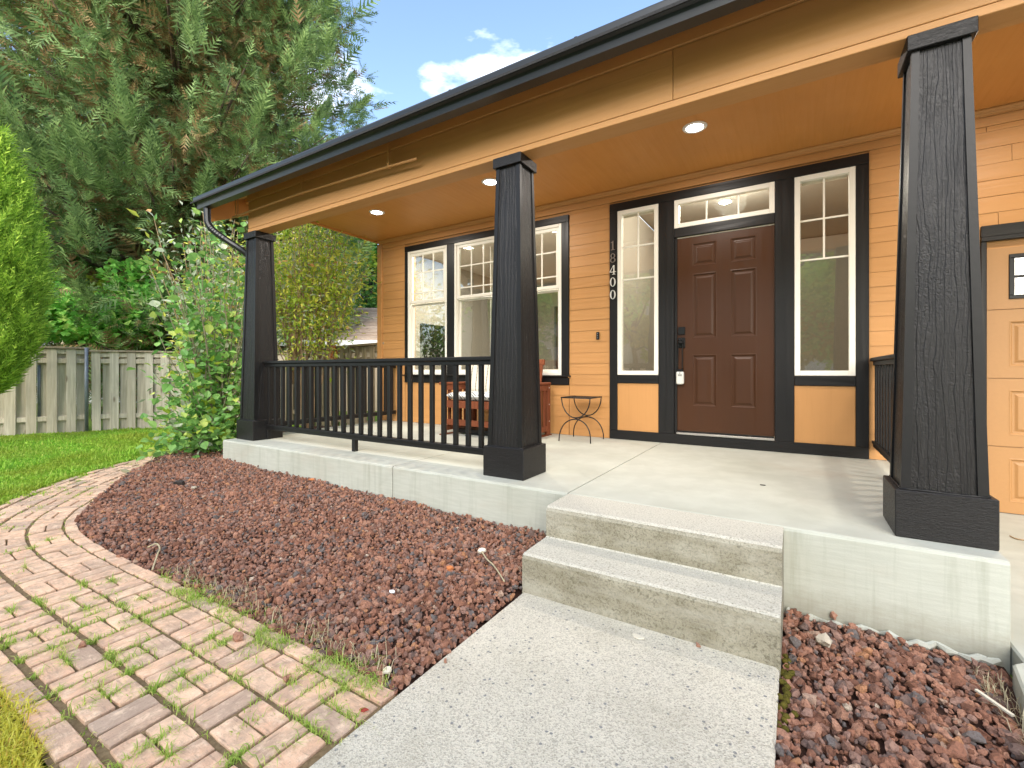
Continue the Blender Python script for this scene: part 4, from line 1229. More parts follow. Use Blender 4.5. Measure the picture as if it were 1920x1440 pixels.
def cushion(name, x0, x1, y0, y1, z0, z1, mat, T=None, puff=.35):
    """a stuffed, rounded cushion with a seam"""
    nu, nv = 18, 12; vs = []; fs = []
    for s_ in (-1, 1):
        for j in range(nv + 1):
            for i in range(nu + 1):
                u, v = i / nu * 2 - 1, j / nv * 2 - 1
                e = (1 - abs(u) ** 3.2) ** puff * (1 - abs(v) ** 3.2) ** puff
                cx = math.copysign(abs(u) ** .92, u); cy = math.copysign(abs(v) ** .92, v)
                pin = 1 - .05 * (abs(u) ** 2) * (1 - abs(v) ** 2) - .05 * (abs(v) ** 2) * (1 - abs(u) ** 2)
                p = Vector(((x0 + x1) / 2 + cx * (x1 - x0) / 2 * pin, (y0 + y1) / 2 + cy * (y1 - y0) / 2 * pin, (z0 + z1) / 2 + s_ * e * (z1 - z0) / 2 * (1 + .05 * math.sin(9 * u + 4 * v))))
                vs.append(T @ p if T is not None else p)
    st = (nu + 1) * (nv + 1)
    for s_ in (0, 1):
        for j in range(nv):
            for i in range(nu):
                a = s_ * st + j * (nu + 1) + i; q = (a, a + 1, a + nu + 2, a + nu + 1); fs.append(q if s_ else q[::-1])
    mb = MB(); mb.add(vs, fs); return mb.build(name, mat, None, True)
c = cushion('seat_cushion', BX0 + .05, BX1 - .05, BY0 - .0, BY1 - .14, .799, .905, M['seat_fab'], None, .2)
tag(c, 'grey and white patterned seat cushion lying on the wooden glider', 'cushion')
for i, (x0, x1, lab) in enumerate(((-3.54, -3.05, 'cream back pillow with black stitched rows at the railing end of the glider'), (-3.02, -2.56, 'cream back pillow at the door end of the glider, mostly behind the porch column'))):
    T = Matrix.Translation(((x0 + x1) / 2, 4.635, 1.085)) @ Matrix.Rotation(R(80), 4, 'X')
    c = cushion('back_pillow', -(x1 - x0) / 2, (x1 - x0) / 2, -.24, .20, -.075, .075, M['pillow_fab'], T, .3)
    tag(c, lab, 'cushion')

t = thing('side_table', 'small black wrought iron side table with looped wire legs beside the front door', 'side table', (-2.03, 4.72, FL))
tx0, tx1, ty0, ty1, tz = -2.19, -1.855, 4.55, 4.90, .858
mb = MB()
mb.tube([(tx0, ty0, tz), (tx1, ty0, tz), (tx1, ty1, tz), (tx0, ty1, tz), (tx0, ty0, tz)], .007, 8)
mb.build('top_frame', M['iron'], t, True)
mb = MB()
for k in range(1, 22):
    x = tx0 + (tx1 - tx0) * k / 22; mb.box(x - .0035, x + .0035, ty0, ty1, tz - .002, tz + .001)
for k in range(1, 22):
    y = ty0 + (ty1 - ty0) * k / 22; mb.box(tx0, tx1, y - .0035, y + .0035, tz + .0012, tz + .004)
mb.build('mesh_top', M['iron'], t)
for y, lab in ((ty0 + .01, 0), (ty1 - .01, 1)):
    cx = (tx0 + tx1) / 2; mid_ = .64
    up = [(tx0, y, tz - .006)] + [(cx + .1675 * math.cos(a), y, mid_ + (tz - mid_) * (1 - math.sin(-a) if False else 1 - abs(math.sin(a)))) for a in np.linspace(math.pi, 2 * math.pi, 15)] + [(tx1, y, tz - .006)]
    MB().tube(up[1:-1], .0065, 8).build('upper_loop', M['iron'], t, True)
    dn = [(cx + .185 * math.cos(a), y + (-.03 if y < 4.7 else .03) * (1 - math.sin(a)), FL + .002 + (mid_ - FL - .016) * math.sin(a) ** .8) for a in np.linspace(0, math.pi, 21)]
    MB().tube(dn, .0065, 8).build('leg', M['iron'], t, True)
MB().tube([((tx0 + tx1) / 2, ty0 + .01, .633), ((tx0 + tx1) / 2, ty1 - .01, .633)], .006, 8).build('cross_bar', M['iron'], t, True)

# ------------------------------------------------------------------ fences
def fence(name, label, P0, P1, h, mat, z0=-.06, cap=True, jit=1.0, rails=(.22, 1.30), seed=0):
    r = np.random.default_rng(seed)
    a, b = Vector((*P0, 0)), Vector((*P1, 0)); L = (b - a).length; ang = math.atan2(b.y - a.y, b.x - a.x)
    root = thing(name, label, 'fence', (a.x, a.y, 0)); root['_local'] = 1; root.rotation_euler = (0, 0, ang)
    # local: x along, -y towards the house
    x = 0.02
    k = 0
    shared = {}
    while x < L - .1:
        w = float(r.uniform(.133, .146))
        hh = h - .028 + r.normal(0, .004)
        key = round(w, 2), k % 4
        mb = MB(); mb.box(0, w, -.0, .019, z0, hh, .003); o = mb.build('board', mat, root)
        o.location = (x, -.058 + r.normal(0, .002), 0); o.rotation_euler = (0, r.normal(0, .004) * jit, r.normal(0, .01) * jit)
        if x + .27 < L:
            mb = MB(); mb.box(0, .146, 0, .019, z0, hh - r.uniform(0, .01), .003); o = mb.build('board', mat, root)
            o.location = (x + .135, .020 + r.normal(0, .002), 0); o.rotation_euler = (0, r.normal(0, .004) * jit, 0)
        x += .268 + r.normal(0, .004); k += 1
    for z in rails: MB().box(0, L, -.0375, .018, z, z + .088, .004).build('rail', mat, root)
    if h > 1.3: MB().box(0, L, -.0375, .018, h - .125, h - .04, .004).build('rail', mat, root)
    if cap: MB().box(-.02, L + .02, -.085, .055, h - .027, h + .010, .004).build('cap_rail', M['fence_dark'], root)
    n = max(1, int(L / 2.4))
    for k in range(n + 1):
        q = min(max(k * L / n, .05), L - .05); MB().box(q - .045, q + .045, .040, .13, z0, h - .03, .004).build('post', mat, root)
    return root
f1 = fence('wooden_fence', 'weathered board fence panel at the lawn end, from the tall hedge to the grey pole', (-12.75, -.20), (-11.64, 3.15), 1.60, M['fence'], seed=1)
f2 = fence('wooden_fence', 'weathered board fence panel from the grey pole towards the corner behind the leafy shrub', (-11.60, 3.19), (-9.72, 6.0), 1.55, M['fence'], seed=2)
f3 = fence('wooden_fence', 'darker board fence behind the porch railing with an orange cord on its top', (-9.65, 6.0), (-5.50, 5.10), 1.60, M['fence_dark'], seed=3)
pl = MB().tube([(-11.56, 3.10, -.06), (-11.56, 3.10, 1.60)], .030, 12); o = pl.build('steel_pole', M['galv'], None, True); tag(o, 'grey steel pole standing where two fence panels meet', 'pole')
pl = MB().tube([(-11.86, 2.52, .28), (-11.86, 2.52, 1.26)], .022, 10); o = pl.build('steel_pipe', M['galv'], None, True); tag(o, 'short grey pipe fixed upright between two boards of the left fence panel', 'pipe')
# cord looped over the far fence
mb = MB(); c0 = Vector((-7.20, 5.425, 1.615))
for k in range(4):
    pts = [c0 + Vector((.05 * k - .06 + .045 * math.cos(a), -.10 + .03 * math.sin(a * 2 + k), -.10 + (.11 + .012 * k) * math.sin(a))) for a in np.linspace(0, 2 * math.pi, 22)]
    mb.tube(pts, .009, 6)
o = mb.build('coiled_cord', M['orange_cord'], None, True); tag(o, 'orange cord coiled over the top of the dark fence', 'cord')

# ------------------------------------------------------------------ foliage tools
DIAM = np.array([(0, 0, 0), (.5, .45, .10), (0, 1, -.06), (-.5, .45, .10)], float); DIAM_F = np.array([(0, 1, 2), (0, 2, 3)])
LEAF = np.array([(0, 0, 0), (.34, .22, .09), (.42, .50, .08), (.20, .80, .0), (0, 1.0, -.10), (-.20, .80, .0), (-.42, .50, .08), (-.34, .22, .09), (0, .5, -.02)], float)
LEAF_F = np.array([(0, 1, 8), (1, 2, 8), (2, 3, 8), (3, 4, 8), (4, 5, 8), (5, 6, 8), (6, 7, 8), (7, 0, 8)])
LONGW = np.array([(0, 0, 0), (.20, .42, .04), (0, 1, -.14), (-.20, .42, .04)], float)
LONG = np.array([(0, 0, 0), (.12, .4, .03), (0, 1, -.12), (-.12, .4, .03)], float)
def leaves(pos, dirs, size, r, T=DIAM, F=DIAM_F, spread=.8):
    d = unit(dirs + r.normal(0, spread, dirs.shape))
    rot = frames(d, r.uniform(-.9, .9, len(d)))
    s = size * np.exp(r.normal(0, .22, len(d)))
    return stamp(T, F, pos, rot, np.stack([s, s, s], 1))
def branch_set(base, tips, r, wob=.12, rad=(.02, .005), n=7, sides=5):
    mb = MB(); lines = []
    for t in tips:
        b = Vector(base) + Vector((r.normal(0, .04), r.normal(0, .04), 0)); t = Vector(t)
        pts = []
        for k in range(n):
            q = k / (n - 1); p = b.lerp(t, q); s = math.sin(q * math.pi) * wob * (t - b).length
            p = p + Vector((r.normal(0, .25) * s * .5, r.normal(0, .25) * s * .5, s * .5)); pts.append(p)
        mb.tube(pts, [rad[0] + (rad[1] - rad[0]) * k / (n - 1) for k in range(n)], sides); lines.append(np.array([tuple(p) for p in pts]))
    return mb, lines
def on_lines(lines, per, r, t0=.3, spread=.10):
    P = []; D = []
    for L in lines:
        t = r.uniform(t0, 1, per) * (len(L) - 1); i = np.minimum(t.astype(int), len(L) - 2); f = (t - i)[:, None]
        p = L[i] * (1 - f) + L[i + 1] * f; d = unit(L[i + 1] - L[i]); o = r.normal(0, spread, (per, 3)); P.append(p + o); D.append(unit(d * .4 + unit(o)))
    return np.concatenate(P), np.concatenate(D)
def crown_tree(name, label, base, h, rad, zc, mats, n, size, seed, bark_m='bark', group=None, lobes=26, T=DIAM, F=DIAM_F, weights=None, flat=.75, trunk_r=.14, droop=0.0, limbs=9):
    """a trunk, limbs and many leaf clumps gathered round branch ends"""
    r = np.random.default_rng(seed); root = thing(name, label, 'tree', (base[0], base[1], base[2]), group)
    bx, by, bz = base
    dirs = unit(r.normal(size=(lobes, 3)) * [1, 1, flat]); rr = r.uniform(.45, 1.0, lobes)[:, None]
    C = np.array([bx, by, bz + zc]) + dirs * rr * np.array([rad, rad, rad * flat])
    mb = MB(); mb.tube([(bx, by, bz - .1), (bx + .05, by, bz + zc * .4), (bx - .04, by + .06, bz + zc * .8), (bx, by, bz + zc + rad * flat * .5)], [trunk_r, trunk_r * .8, trunk_r * .5, trunk_r * .2], 9)
    mb.build('trunk', M[bark_m], root, True)
    sel = r.choice(lobes, min(limbs, lobes), replace=False)
    for k in sel:
        s = Vector((bx, by, bz + zc * r.uniform(.35, .85))); e = Vector(C[k]); m_ = s.lerp(e, .5) + Vector((0, 0, .12 * rad))
        MB().tube([s, s.lerp(m_, .5) + Vector((0, 0, .03)), m_, e], [trunk_r * .42, trunk_r * .34, trunk_r * .22, trunk_r * .08], 6).build('limb', M[bark_m], root, True)
    per = n // lobes; parts = []
    for k in range(lobes):
        q = unit(r.normal(size=(per, 3))); rad_l = rad * r.uniform(.30, .46)
        p = C[k] + q * (r.uniform(.35, 1, (per, 1)) ** .5) * rad_l * [1, 1, .72]
        d = unit(q + dirs[k] * .5 + [0, 0, .15 - droop])
        v, f = leaves(p, d, size, r, T, F)
        parts.append((v, f, r.choice(len(mats), 1, p=weights)[0] if r.random() < .75 else 0))
    V, F_, I = merge(parts)
    np_mesh('foliage', V, F_, [M[m_] for m_ in mats], I, root, 'stuff')
    return root

# the great conifer behind the fence: limbs hung with feathery sprays
def spray_template(r, pairs=5):
    """a flat plume: a spine with leaflets to both sides that shorten to the tip"""
    V = []; F = []
    for k in range(pairs):
        y = .08 + .86 * k / pairs; L = .40 * (1 - .70 * k / pairs) * r.uniform(.8, 1.2)
        for s in (-1, 1):
            z = -.05 * y * y + r.normal(0, .012); i = len(V)
            V += [(0, y - .055, z), (0, y + .055, z), (s * L * .8, y + L * .75, z - .05 + r.normal(0, .02))]
            F.append((i, i + 1, i + 2) if s > 0 else (i + 1, i, i + 2))
    i = len(V); V += [(-.02, .82, -.03), (.02, .82, -.03), (0, 1.05, -.07)]; F.append((i, i + 1, i + 2))
    i = len(V); V += [(-.012, 0, 0), (.012, 0, 0), (0, .9, -.05)]; F.append((i, i + 1, i + 2))
    return np.array(V), np.array(F)
def conifer(base, H, prof, seed, nl, per, name, label, group=None, plumes=190):
    r = np.random.default_rng(seed); root = thing(name, label, 'tree', base, group); B = np.array(base)
    MB().tube([tuple(B), tuple(B + [0, 0, H * .4]), tuple(B + [0, 0, H * .96])], [.42, .30, .03], 10).build('trunk', M['bark'], root, True)
    SP = [spray_template(r) for _ in range(6)]; F = SP[0][1]; TT = np.stack([s[0] for s in SP])
    pos = []; dr = []; col = []
    hs = np.sort(r.uniform(.07, .99, nl) ** .92) * H
    for i, h in enumerate(hs):
        a = i * 2.39996 + r.normal(0, .4); R0 = np.interp(h, prof[0], prof[1]) * r.uniform(.62, 1.08)
        up = np.interp(h / H, [0, .25, .6, 1], [-.18, .12, .42, .9])
        out = np.array([math.cos(a), math.sin(a), 0])
        L = B + [0, 0, h - .12 * R0]; tip = L + out * R0 + np.array([0, 0, up * R0])
        if i % 3 == 0:
            m_ = (L + tip) / 2 - [0, 0, .08 * R0]
            MB().tube([tuple(L), tuple(m_), tuple(tip)], [.09, .05, .012], 5).build('limb', M['bark'], root, True)
        t = r.beta(1.45, 1.0, per); t = .08 + .94 * t
        axis = unit((tip - L)[None])[0]
        p = L + (tip - L) * t[:, None] - np.array([0, 0, .3 * R0])[None] * (t * (1 - t))[:, None]
        wid = .12 + .34 * np.sqrt(np.clip(1.02 - t, 0, 1)) * min(R0, 3) * .5
        o = r.normal(size=(per, 3)) * [1, 1, .6]; p = p + o * wid[:, None] * .75
        d = unit(axis * .55 + unit(o) * .95 + np.array([0, 0, .45])[None] * r.uniform(-.6, 1.3, (per, 1)))
        pos.append(p); dr.append(d)
        brown = (r.random(per) < np.interp(t, [.3, .6, .85, 1], [.62, .40, .20, .06])) | (r.random(per) < (.45 if r.random() < .16 else .04))
        light = (t > .78) & (r.random(per) < .45)
        col.append(np.where(brown, 2, np.where(light, 1, 0)))
    for i in range(plumes):          # fresh leaders that stand out from the crown and point upward
        h = H * r.uniform(.10, .80); a = r.uniform(0, 2 * math.pi); R0 = np.interp(h, prof[0], prof[1]) * r.uniform(.80, 1.0)
        s0 = B + np.array([R0 * math.cos(a), R0 * math.sin(a), h]); ax = unit(np.array([[math.cos(a) * .55, math.sin(a) * .55, r.uniform(.55, 1.2)]]))[0]
        Lp = r.uniform(.6, 1.35); m = 56; t = r.uniform(0, 1, m); o = unit(r.normal(size=(m, 3)))
        pos.append(s0 + ax * (t * Lp)[:, None] + o * (.20 * (1 - t) + .02)[:, None]); dr.append(unit(ax * .9 + o * .6 * (1.05 - t)[:, None]))
        col.append(np.where(r.random(m) < .62, 1, 0))
    pos = np.concatenate(pos); dr = np.concatenate(dr); col = np.concatenate(col); n = len(pos)
    rot = frames(dr, r.uniform(-1.2, 1.2, n)); s = np.exp(r.normal(-1.00, .30, n))
    V, FF = stamp(TT[r.integers(0, 6, n)], F, pos, rot, np.stack([s, s, s], 1))
    np_mesh('foliage', V, FF, [M['con_green'], M['con_light'], M['con_brown']], np.repeat(col, len(F)), root, 'stuff')
conifer((-16.2, 6.6, -.1), 18.0, ([0, 1.5, 3, 5, 8, 11, 14, 17, 18], [3.4, 4.4, 5.0, 5.4, 5.5, 5.2, 3.8, 1.1, .3]), 21, 740, 118, 'conifer_tree', 'huge green and brown feathery conifer towering behind the fence')

# clipped arborvitae at the lawn end
def arborvitae(base, H, rad, seed):
    r = np.random.default_rng(seed); root = thing('arborvitae', 'tall narrow bright green arborvitae standing before the fence at the lawn end', 'tree', base)
    MB().tube([base, (base[0], base[1], base[2] + H * .8)], [.07, .015], 8).build('trunk', M['bark'], root, True)
    n = 13000; h = r.uniform(.0, 1, n) ** .85; a = r.uniform(0, 2 * math.pi, n)
    pr = np.interp(h, [0, .06, .22, .5, .75, .92, 1], [.10, .46, .90, 1.0, .74, .34, .03]) * rad
    lump = 1 + .09 * np.sin(a * 7 + h * 31 + np.sin(a * 3) * 2) + .08 * np.sin(a * 13 - h * 57)
    rr = pr * lump * (1 - .5 * r.random(n) ** 1.5)
    p = np.column_stack([base[0] + rr * np.cos(a), base[1] + rr * np.sin(a), base[2] + .82 + h * (H - .82)])
    d = np.column_stack([np.cos(a) * .62, np.sin(a) * .62, np.full(n, 1.15)]) + r.normal(0, .22, (n, 3))
    SP = [spray_template(r, 4) for _ in range(4)]; F = SP[0][1]; TT = np.stack([s[0] for s in SP])
    s = np.exp(r.normal(-1.72, .28, n)); V, FF = stamp(TT[r.integers(0, 4, n)], F, p, frames(d, r.uniform(-1.5, 1.5, n)), np.stack([s * .85, s * 1.25, s], 1))
    np_mesh('foliage', V, FF, [M['arb']], None, root, 'stuff')
arborvitae((-10.55, 1.70, -.07), 4.75, .58, 31)

# leafy shrub at the porch corner
def shrub(name, label, base, tips, mats, per, size, seed, T, F, weights, twig, spread=.11, t0=.25, rad=(.016, .004), extra=None, mains=None):
    r = np.random.default_rng(seed); root = thing(name, label, 'shrub', base)
    if mains:        # a few bare stems that fork into the leafy branches
        forks = [(base[0] + r.uniform(-.75, .45), base[1] + r.uniform(-.5, .5), base[2] + r.uniform(1.45, 2.25)) for _ in range(mains)]
        _, ml = branch_set(base, forks, r, .14, rad, 8)
        for L in ml:
            q = MB(); q.tube([tuple(p) for p in L], [rad[0] * (1 - .55 * k / (len(L) - 1)) for k in range(len(L))], 6); q.build('stem', M[twig], root, True)
        lines = []
        for t_ in tips:
            L = ml[int(np.argmin([np.hypot(f[0] - t_[0], f[1] - t_[1]) + r.uniform(0, .3) for f in forks]))]
            _, l2 = branch_set(tuple(L[int(r.integers(4, 8))]), [t_], r, .10, (.009, .003), 6); lines += l2
        rad = (.009, .003)
    else:
        mb, lines = branch_set(base, tips, r, .10, rad)
    for L in lines:
        q = MB(); q.tube([tuple(p) for p in L], [rad[0] + (rad[1] - rad[0]) * k / (len(L) - 1) for k in range(len(L))], 5); q.build('stem', M[twig], root, True)
    P, D = on_lines(lines, per, r, t0, spread)
    D[:, 2] += .1
    v, f = leaves(P, D, size, r, T, F, .6)
    mi = np.repeat(r.choice(len(mats), len(P), p=weights), len(F))
    if extra:
        for (em, n_e, sz) in extra:
            tp = np.concatenate([L[-2:] for L in lines]); pick = tp[r.integers(0, len(tp), n_e)] + r.normal(0, .05, (n_e, 3))
            v2, f2 = leaves(pick, np.tile([0, 0, 1.], (n_e, 1)), sz, r, DIAM, DIAM_F, .8)
            if F.shape[1] == f2.shape[1]:
                mats = mats + [em]; V, FF, _ = merge([(v, f, 0), (v2, f2, 0)]); mi = np.concatenate([mi, np.full(len(f2), len(mats) - 1)]); v, f = V, FF
    np_mesh('foliage', v, f, [M[m_] for m_ in mats], mi, root, 'stuff')
    return root
r_ = np.random.default_rng(77)
B1 = (-6.28, 2.95, -.02); tips = []
for k in range(50):
    a = r_.uniform(0, 2 * math.pi); hgt = r_.uniform(.25, 3.05); rad_ = r_.uniform(.2, .82) * np.interp(hgt, [0, .6, 1.5, 2.3, 3], [.75, .80, .80, .90, .65])
    tips.append((B1[0] + rad_ * math.cos(a) - .10, B1[1] + rad_ * math.sin(a), hgt))
for k in range(16):
    a = r_.uniform(math.pi * .9, math.pi * 1.9); rad_ = r_.uniform(.35, .8); tips.append((B1[0] + rad_ * math.cos(a) + .1, B1[1] + rad_ * math.sin(a), r_.uniform(.08, .7)))
shrub('leafy_shrub', 'broad leaved green shrub sprawling over the lava rock at the porch corner', B1, tips, ['broad', 'lime', 'silver'], 54, .080, 41, LEAF, LEAF_F, [.84, .08, .08], 'greentwig', .10, .22, (.013, .003))
B2 = (-6.35, 4.25, -.02); tips = []
for k in range(92):
    a = r_.uniform(0, 2 * math.pi); hgt = r_.uniform(2.5, 3.7); rad_ = r_.uniform(.2, 1.5) * np.interp(hgt, [2.2, 2.6, 3.1, 3.7], [.75, 1.0, 1.0, .6])
    tips.append((min(B2[0] + rad_ * math.cos(a), -5.85 + r_.normal(0, .05)), B2[1] + rad_ * math.sin(a) * .8, hgt))
for k in range(7): tips.append((r_.uniform(-6.0, -5.75), r_.uniform(3.6, 4.5), r_.uniform(1.5, 2.2)))
shrub('butterfly_bush', 'loose yellow green bush with tan branches and faded flower heads, seen past the porch railing', B2, tips, ['yel', 'lime', 'silver', 'broad'], 100, .074, 42, LONGW, DIAM_F, [.34, .44, .14, .08], 'twig', .17, .22, (.026, .006), [('flower', 110, .06)], mains=9)
B3 = (-7.9, 3.7, -.02); tips = []
for k in range(40):
    a = r_.uniform(0, 2 * math.pi); hgt = r_.uniform(.9, 3.8); rad_ = r_.uniform(.2, .85); tips.append((B3[0] + rad_ * math.cos(a), B3[1] + rad_ * math.sin(a), hgt))
shrub('silvery_bush', 'pale silvery green bush rising behind the leafy shrub by the downspout', B3, tips, ['silver', 'broad', 'yel'], 150, .09, 43, LONGW, DIAM_F, [.5, .3, .2], 'twig', .13, .3, (.018, .003), [('flower', 160, .06)])

# trees beyond the fence
crown_tree('maple_tree', 'bright green layered maple leaning over the left fence panel', (-14.6, 4.1, -.1), 4, 1.75, 2.75, ['maple', 'lime', 'dark'], 15000, .13, 51, weights=[.7, .12, .18], flat=.62, trunk_r=.10, lobes=34)
crown_tree('golden_tree', 'yellow green tree showing behind the tall arborvitae', (-23.5, 4.2, -.1), 10, 3.0, 7.6, ['gold', 'lime', 'yel'], 9000, .19, 52, weights=[.5, .3, .2], flat=1.3, trunk_r=.18)
crown_tree('leafy_tree', 'deep green tree behind the neighbouring roof, seen past the house corner', (-17.2, 14.2, -.1), 9, 3.4, 5.4, ['dark', 'maple', 'lime'], 16000, .18, 53, weights=[.55, .33, .12], flat=1.15, trunk_r=.2, lobes=34)
crown_tree('leafy_tree', 'dark leafy tree behind the yellow green bush, half hidden by the corner column', (-20.5, 11.8, -.1), 9, 3.2, 4.6, ['dark', 'silver', 'maple'], 13000, .2, 54, weights=[.6, .15, .25], flat=1.0, trunk_r=.2, lobes=30)
crown_tree('leafy_tree', 'low leafy tree with dark trunk standing behind the left fence beneath the conifer', (-17.5, 3.2, -.1), 5, 2.2, 3.6, ['dark', 'maple', 'gold'], 12000, .15, 55, weights=[.5, .35, .15], flat=.8, trunk_r=.14, lobes=30)

# ------------------------------------------------------------------ neighbouring houses
def local_house(name, label, at, rot):
    o = thing(name, label, 'house', at); o['_local'] = 1; o.rotation_euler = (0, 0, rot); return o
nb = local_house('neighbor_house', 'low neighbouring house with brown shingled roof and white eaves behind the dark fence', (-11.6, 8.7, 0), math.atan2(.528, .849))
MB().box(-6, 7, .45, 9, -.1, 2.05).build('wall', M['tan_siding'], nb)
MB().box(-6.4, 7.4, -.03, .0, 1.90, 2.075, .004).build('eaves_board', M['white'], nb)
MB().box(-6.4, 7.4, .001, .45, 1.95, 1.97).build('soffit', M['white'], nb)
rf = MB().prism([(-6.4, 0, 2.06), (-6.4, 4.3, 3.62), (-6.4, 8.9, 2.06)], (13.8, 0, 0)).build('roof', M['shingle'], nb)
sl = 1.56 / 4.3
for k in range(29):
    x = -6.4
    y = .02 + k * .148
    while x < 7.3:
        w_ = float(rng.uniform(1.6, 3.4)); xe = min(x + w_, 7.4)
        mb = MB(); th_ = rng.uniform(.008, .02); mb.prism([(x + .004, y - .02, 2.06 + sl * (y - .02) + .006 + th_), (x + .004, y + .15, 2.06 + sl * (y + .15) + .004 + th_ * .3), (x + .004, y + .15, 2.06 + sl * (y + .15)), (x + .004, y - .02, 2.06 + sl * (y - .02))], (xe - x - .008, 0, 0))
        mb.build('shingle', M['shingle'], rf); x = xe
def window_unit(parent, x0, x1, z0, z1, y, mat='white'):
    f = MB(); t = .08
    f.box(x0 - t, x0, y - .03, y + .02, z0 - t, z1 + t); f.box(x1, x1 + t, y - .03, y + .02, z0 - t, z1 + t); f.box(x0, x1, y - .0295, y + .02, z1, z1 + t); f.box(x0, x1, y - .0295, y + .02, z0 - t, z0)
    f.box((x0 + x1) / 2 - .02, (x0 + x1) / 2 + .02, y - .02, y + .015, z0, z1)
    w_ = f.build('window', M[mat], parent); MB().box(x0, x1, y - .005, y - .001, z0, z1).build('pane', M['glass'], w_); MB().box(x0, x1, y - .0008, y + .0, z0, z1).build('blind', M['in_wall'], w_); return w_
pg = local_house('pale_house', 'pale grey house glimpsed through the leaves beneath the conifer', (-21.5, 7.0, 0), math.atan2(.64, .77))
MB().box(-5, 8, 0, 7, -.1, 5.2).build('wall', M['pale_siding'], pg)
MB().prism([(-5.4, -.5, 5.15), (-5.4, 3.5, 7.2), (-5.4, 7.5, 5.15)], (13.8, 0, 0)).build('roof', M['dark_shingle'], pg)
for xa in (-2.5, .3, 2.6, 5.2): window_unit(pg, xa, xa + 1.1, 1.5, 2.8, -.005)
# across the street, mirrored in the windows
op = local_house('street_house', 'pale beige two storey house across the street, mirrored in the left window', (-14.0, -15.5, 0), math.pi)
MB().box(-6, 7, 0, 8, -.1, 6.2).build('wall', M['pink_siding'], op)
for k in range(26):
    z = .2 + k * .23
    MB().prism([(-6, -.022, z), (-6, -.001, z), (-6, -.001, z + .225), (-6, -.006, z + .225)], (13, 0, 0)).build('siding_board', M['pink_siding'], op)
MB().prism([(-6.5, -.6, 6.1), (-6.5, 4, 8.6), (-6.5, 8.6, 6.1)], (14, 0, 0)).build('roof', M['dark_shingle'], op)
for xa, za in ((-4, 1), (-1, 1), (3.2, 1), (-4, 3.9), (-.6, 3.9), (3.2, 3.9)): window_unit(op, xa, xa + 1.3, za, za + 1.5, -.03)
op2 = local_house('street_house', 'pale grey house across the street, mirrored in the sidelight left of the door', (1.5, -17, 0), math.pi)
MB().box(-4, 9, 0, 8, -.1, 5.6).build('wall', M['pale_siding'], op2)
MB().prism([(-4.5, -.6, 5.5), (-4.5, 4, 8.0), (-4.5, 8.6, 5.5)], (14, 0, 0)).build('roof', M['dark_shingle'], op2)
for xa, za in ((-2.5, 1), (1, 1), (5.2, 1), (-2.5, 3.4), (1, 3.4), (5.2, 3.4)): window_unit(op2, xa, xa + 1.3, za, za + 1.4, -.005)
crown_tree('street_tree', 'light green street tree mirrored in the sidelight right of the door', (1.6, -6.0, -.1), 6, 2.5, 3.1, ['maple', 'lime', 'gold'], 11000, .17, 61, weights=[.5, .3, .2], flat=1.0, trunk_r=.12)
crown_tree('street_tree', 'yellowish street tree mirrored in the sidelight left of the door', (-4.9, -6.2, -.1), 6, 1.6, 3.4, ['lime', 'gold', 'maple'], 5000, .17, 62, weights=[.4, .3, .3], flat=1.2, trunk_r=.10)
crown_tree('street_tree', 'dense street tree mirrored in the middle living room window', (-10.2, -6.8, -.1), 6, 1.9, 3.2, ['maple', 'dark', 'lime'], 7000, .17, 63, weights=[.4, .3, .3], flat=1.1, trunk_r=.12)

# ------------------------------------------------------------------ grass
def blades(P, h, w, mat, name, seed, lean=.5, seg=True, parent=None):
    r = np.random.default_rng(seed); n = len(P)
    a = r.uniform(0, 2 * math.pi, n); L = h * np.exp(r.normal(0, .3, n)); ln = r.uniform(.1, 1, n) * lean
    dx, dy = np.cos(a) * ln, np.sin(a) * ln; px, py = -np.sin(a), np.cos(a); ww = w * np.exp(r.normal(0, .2, n)) / 2
    V = np.empty((n, 5, 3))
    V[:, 0] = P + np.column_stack([px * ww, py * ww, 0 * ww]); V[:, 1] = P - np.column_stack([px * ww, py * ww, 0 * ww])
    m = P + np.column_stack([dx * L * .35, dy * L * .35, L * .6])
    V[:, 2] = m + np.column_stack([px * ww, py * ww, 0 * ww]) * .8; V[:, 3] = m - np.column_stack([px * ww, py * ww, 0 * ww]) * .8
    V[:, 4] = P + np.column_stack([dx * L, dy * L, L * (1 - .45 * ln)])
    F = np.array([(0, 1, 3), (0, 3, 2), (2, 3, 4)]); FF = F[None] + (np.arange(n) * 5)[:, None, None]
    return V.reshape(-1, 3), FF.reshape(-1, 3)
outer = offset(BED, .742)
lawn_poly = [tuple(p) for p in outer if p[0] < -2.0][:] + [(-9.0, 6.2), (-12.9, 2.9), (-13.2, -.3), (-6.0, -.6), (-2.0, -.6)]
lawn_poly = [tuple(map(float, p)) for p in lawn_poly]
sheet('lawn', [(-13.2, -3), (-1.25, -3), (-1.25, .40), (-3.4, .40), (-4.4, .38), (-5.6, .95), (-6.7, 1.85), (-7.6, 2.9), (-8.0, 5.2), (-8.2, 6.4), (-13.4, 6.4)], -.034, M['turf'])
Q = np.column_stack([rng.uniform(-13.2, -1.6, 420000), rng.uniform(-.6, 6.0, 420000)])
d_ = -Q[:, 0] * math.sin(R(31.88)) + Q[:, 1] * math.cos(R(31.88)); l_ = Q[:, 0] * math.cos(R(31.88)) + Q[:, 1] * math.sin(R(31.88))
ok = in_poly(Q, lawn_poly) & (d_ > 1.2) & (np.abs(l_ / d_) < 1.2)
ok &= ~((Q[:, 1] > 1.6) & (Q[:, 0] > -12.6 + .34 * Q[:, 1]) & False)
Q = Q[ok]
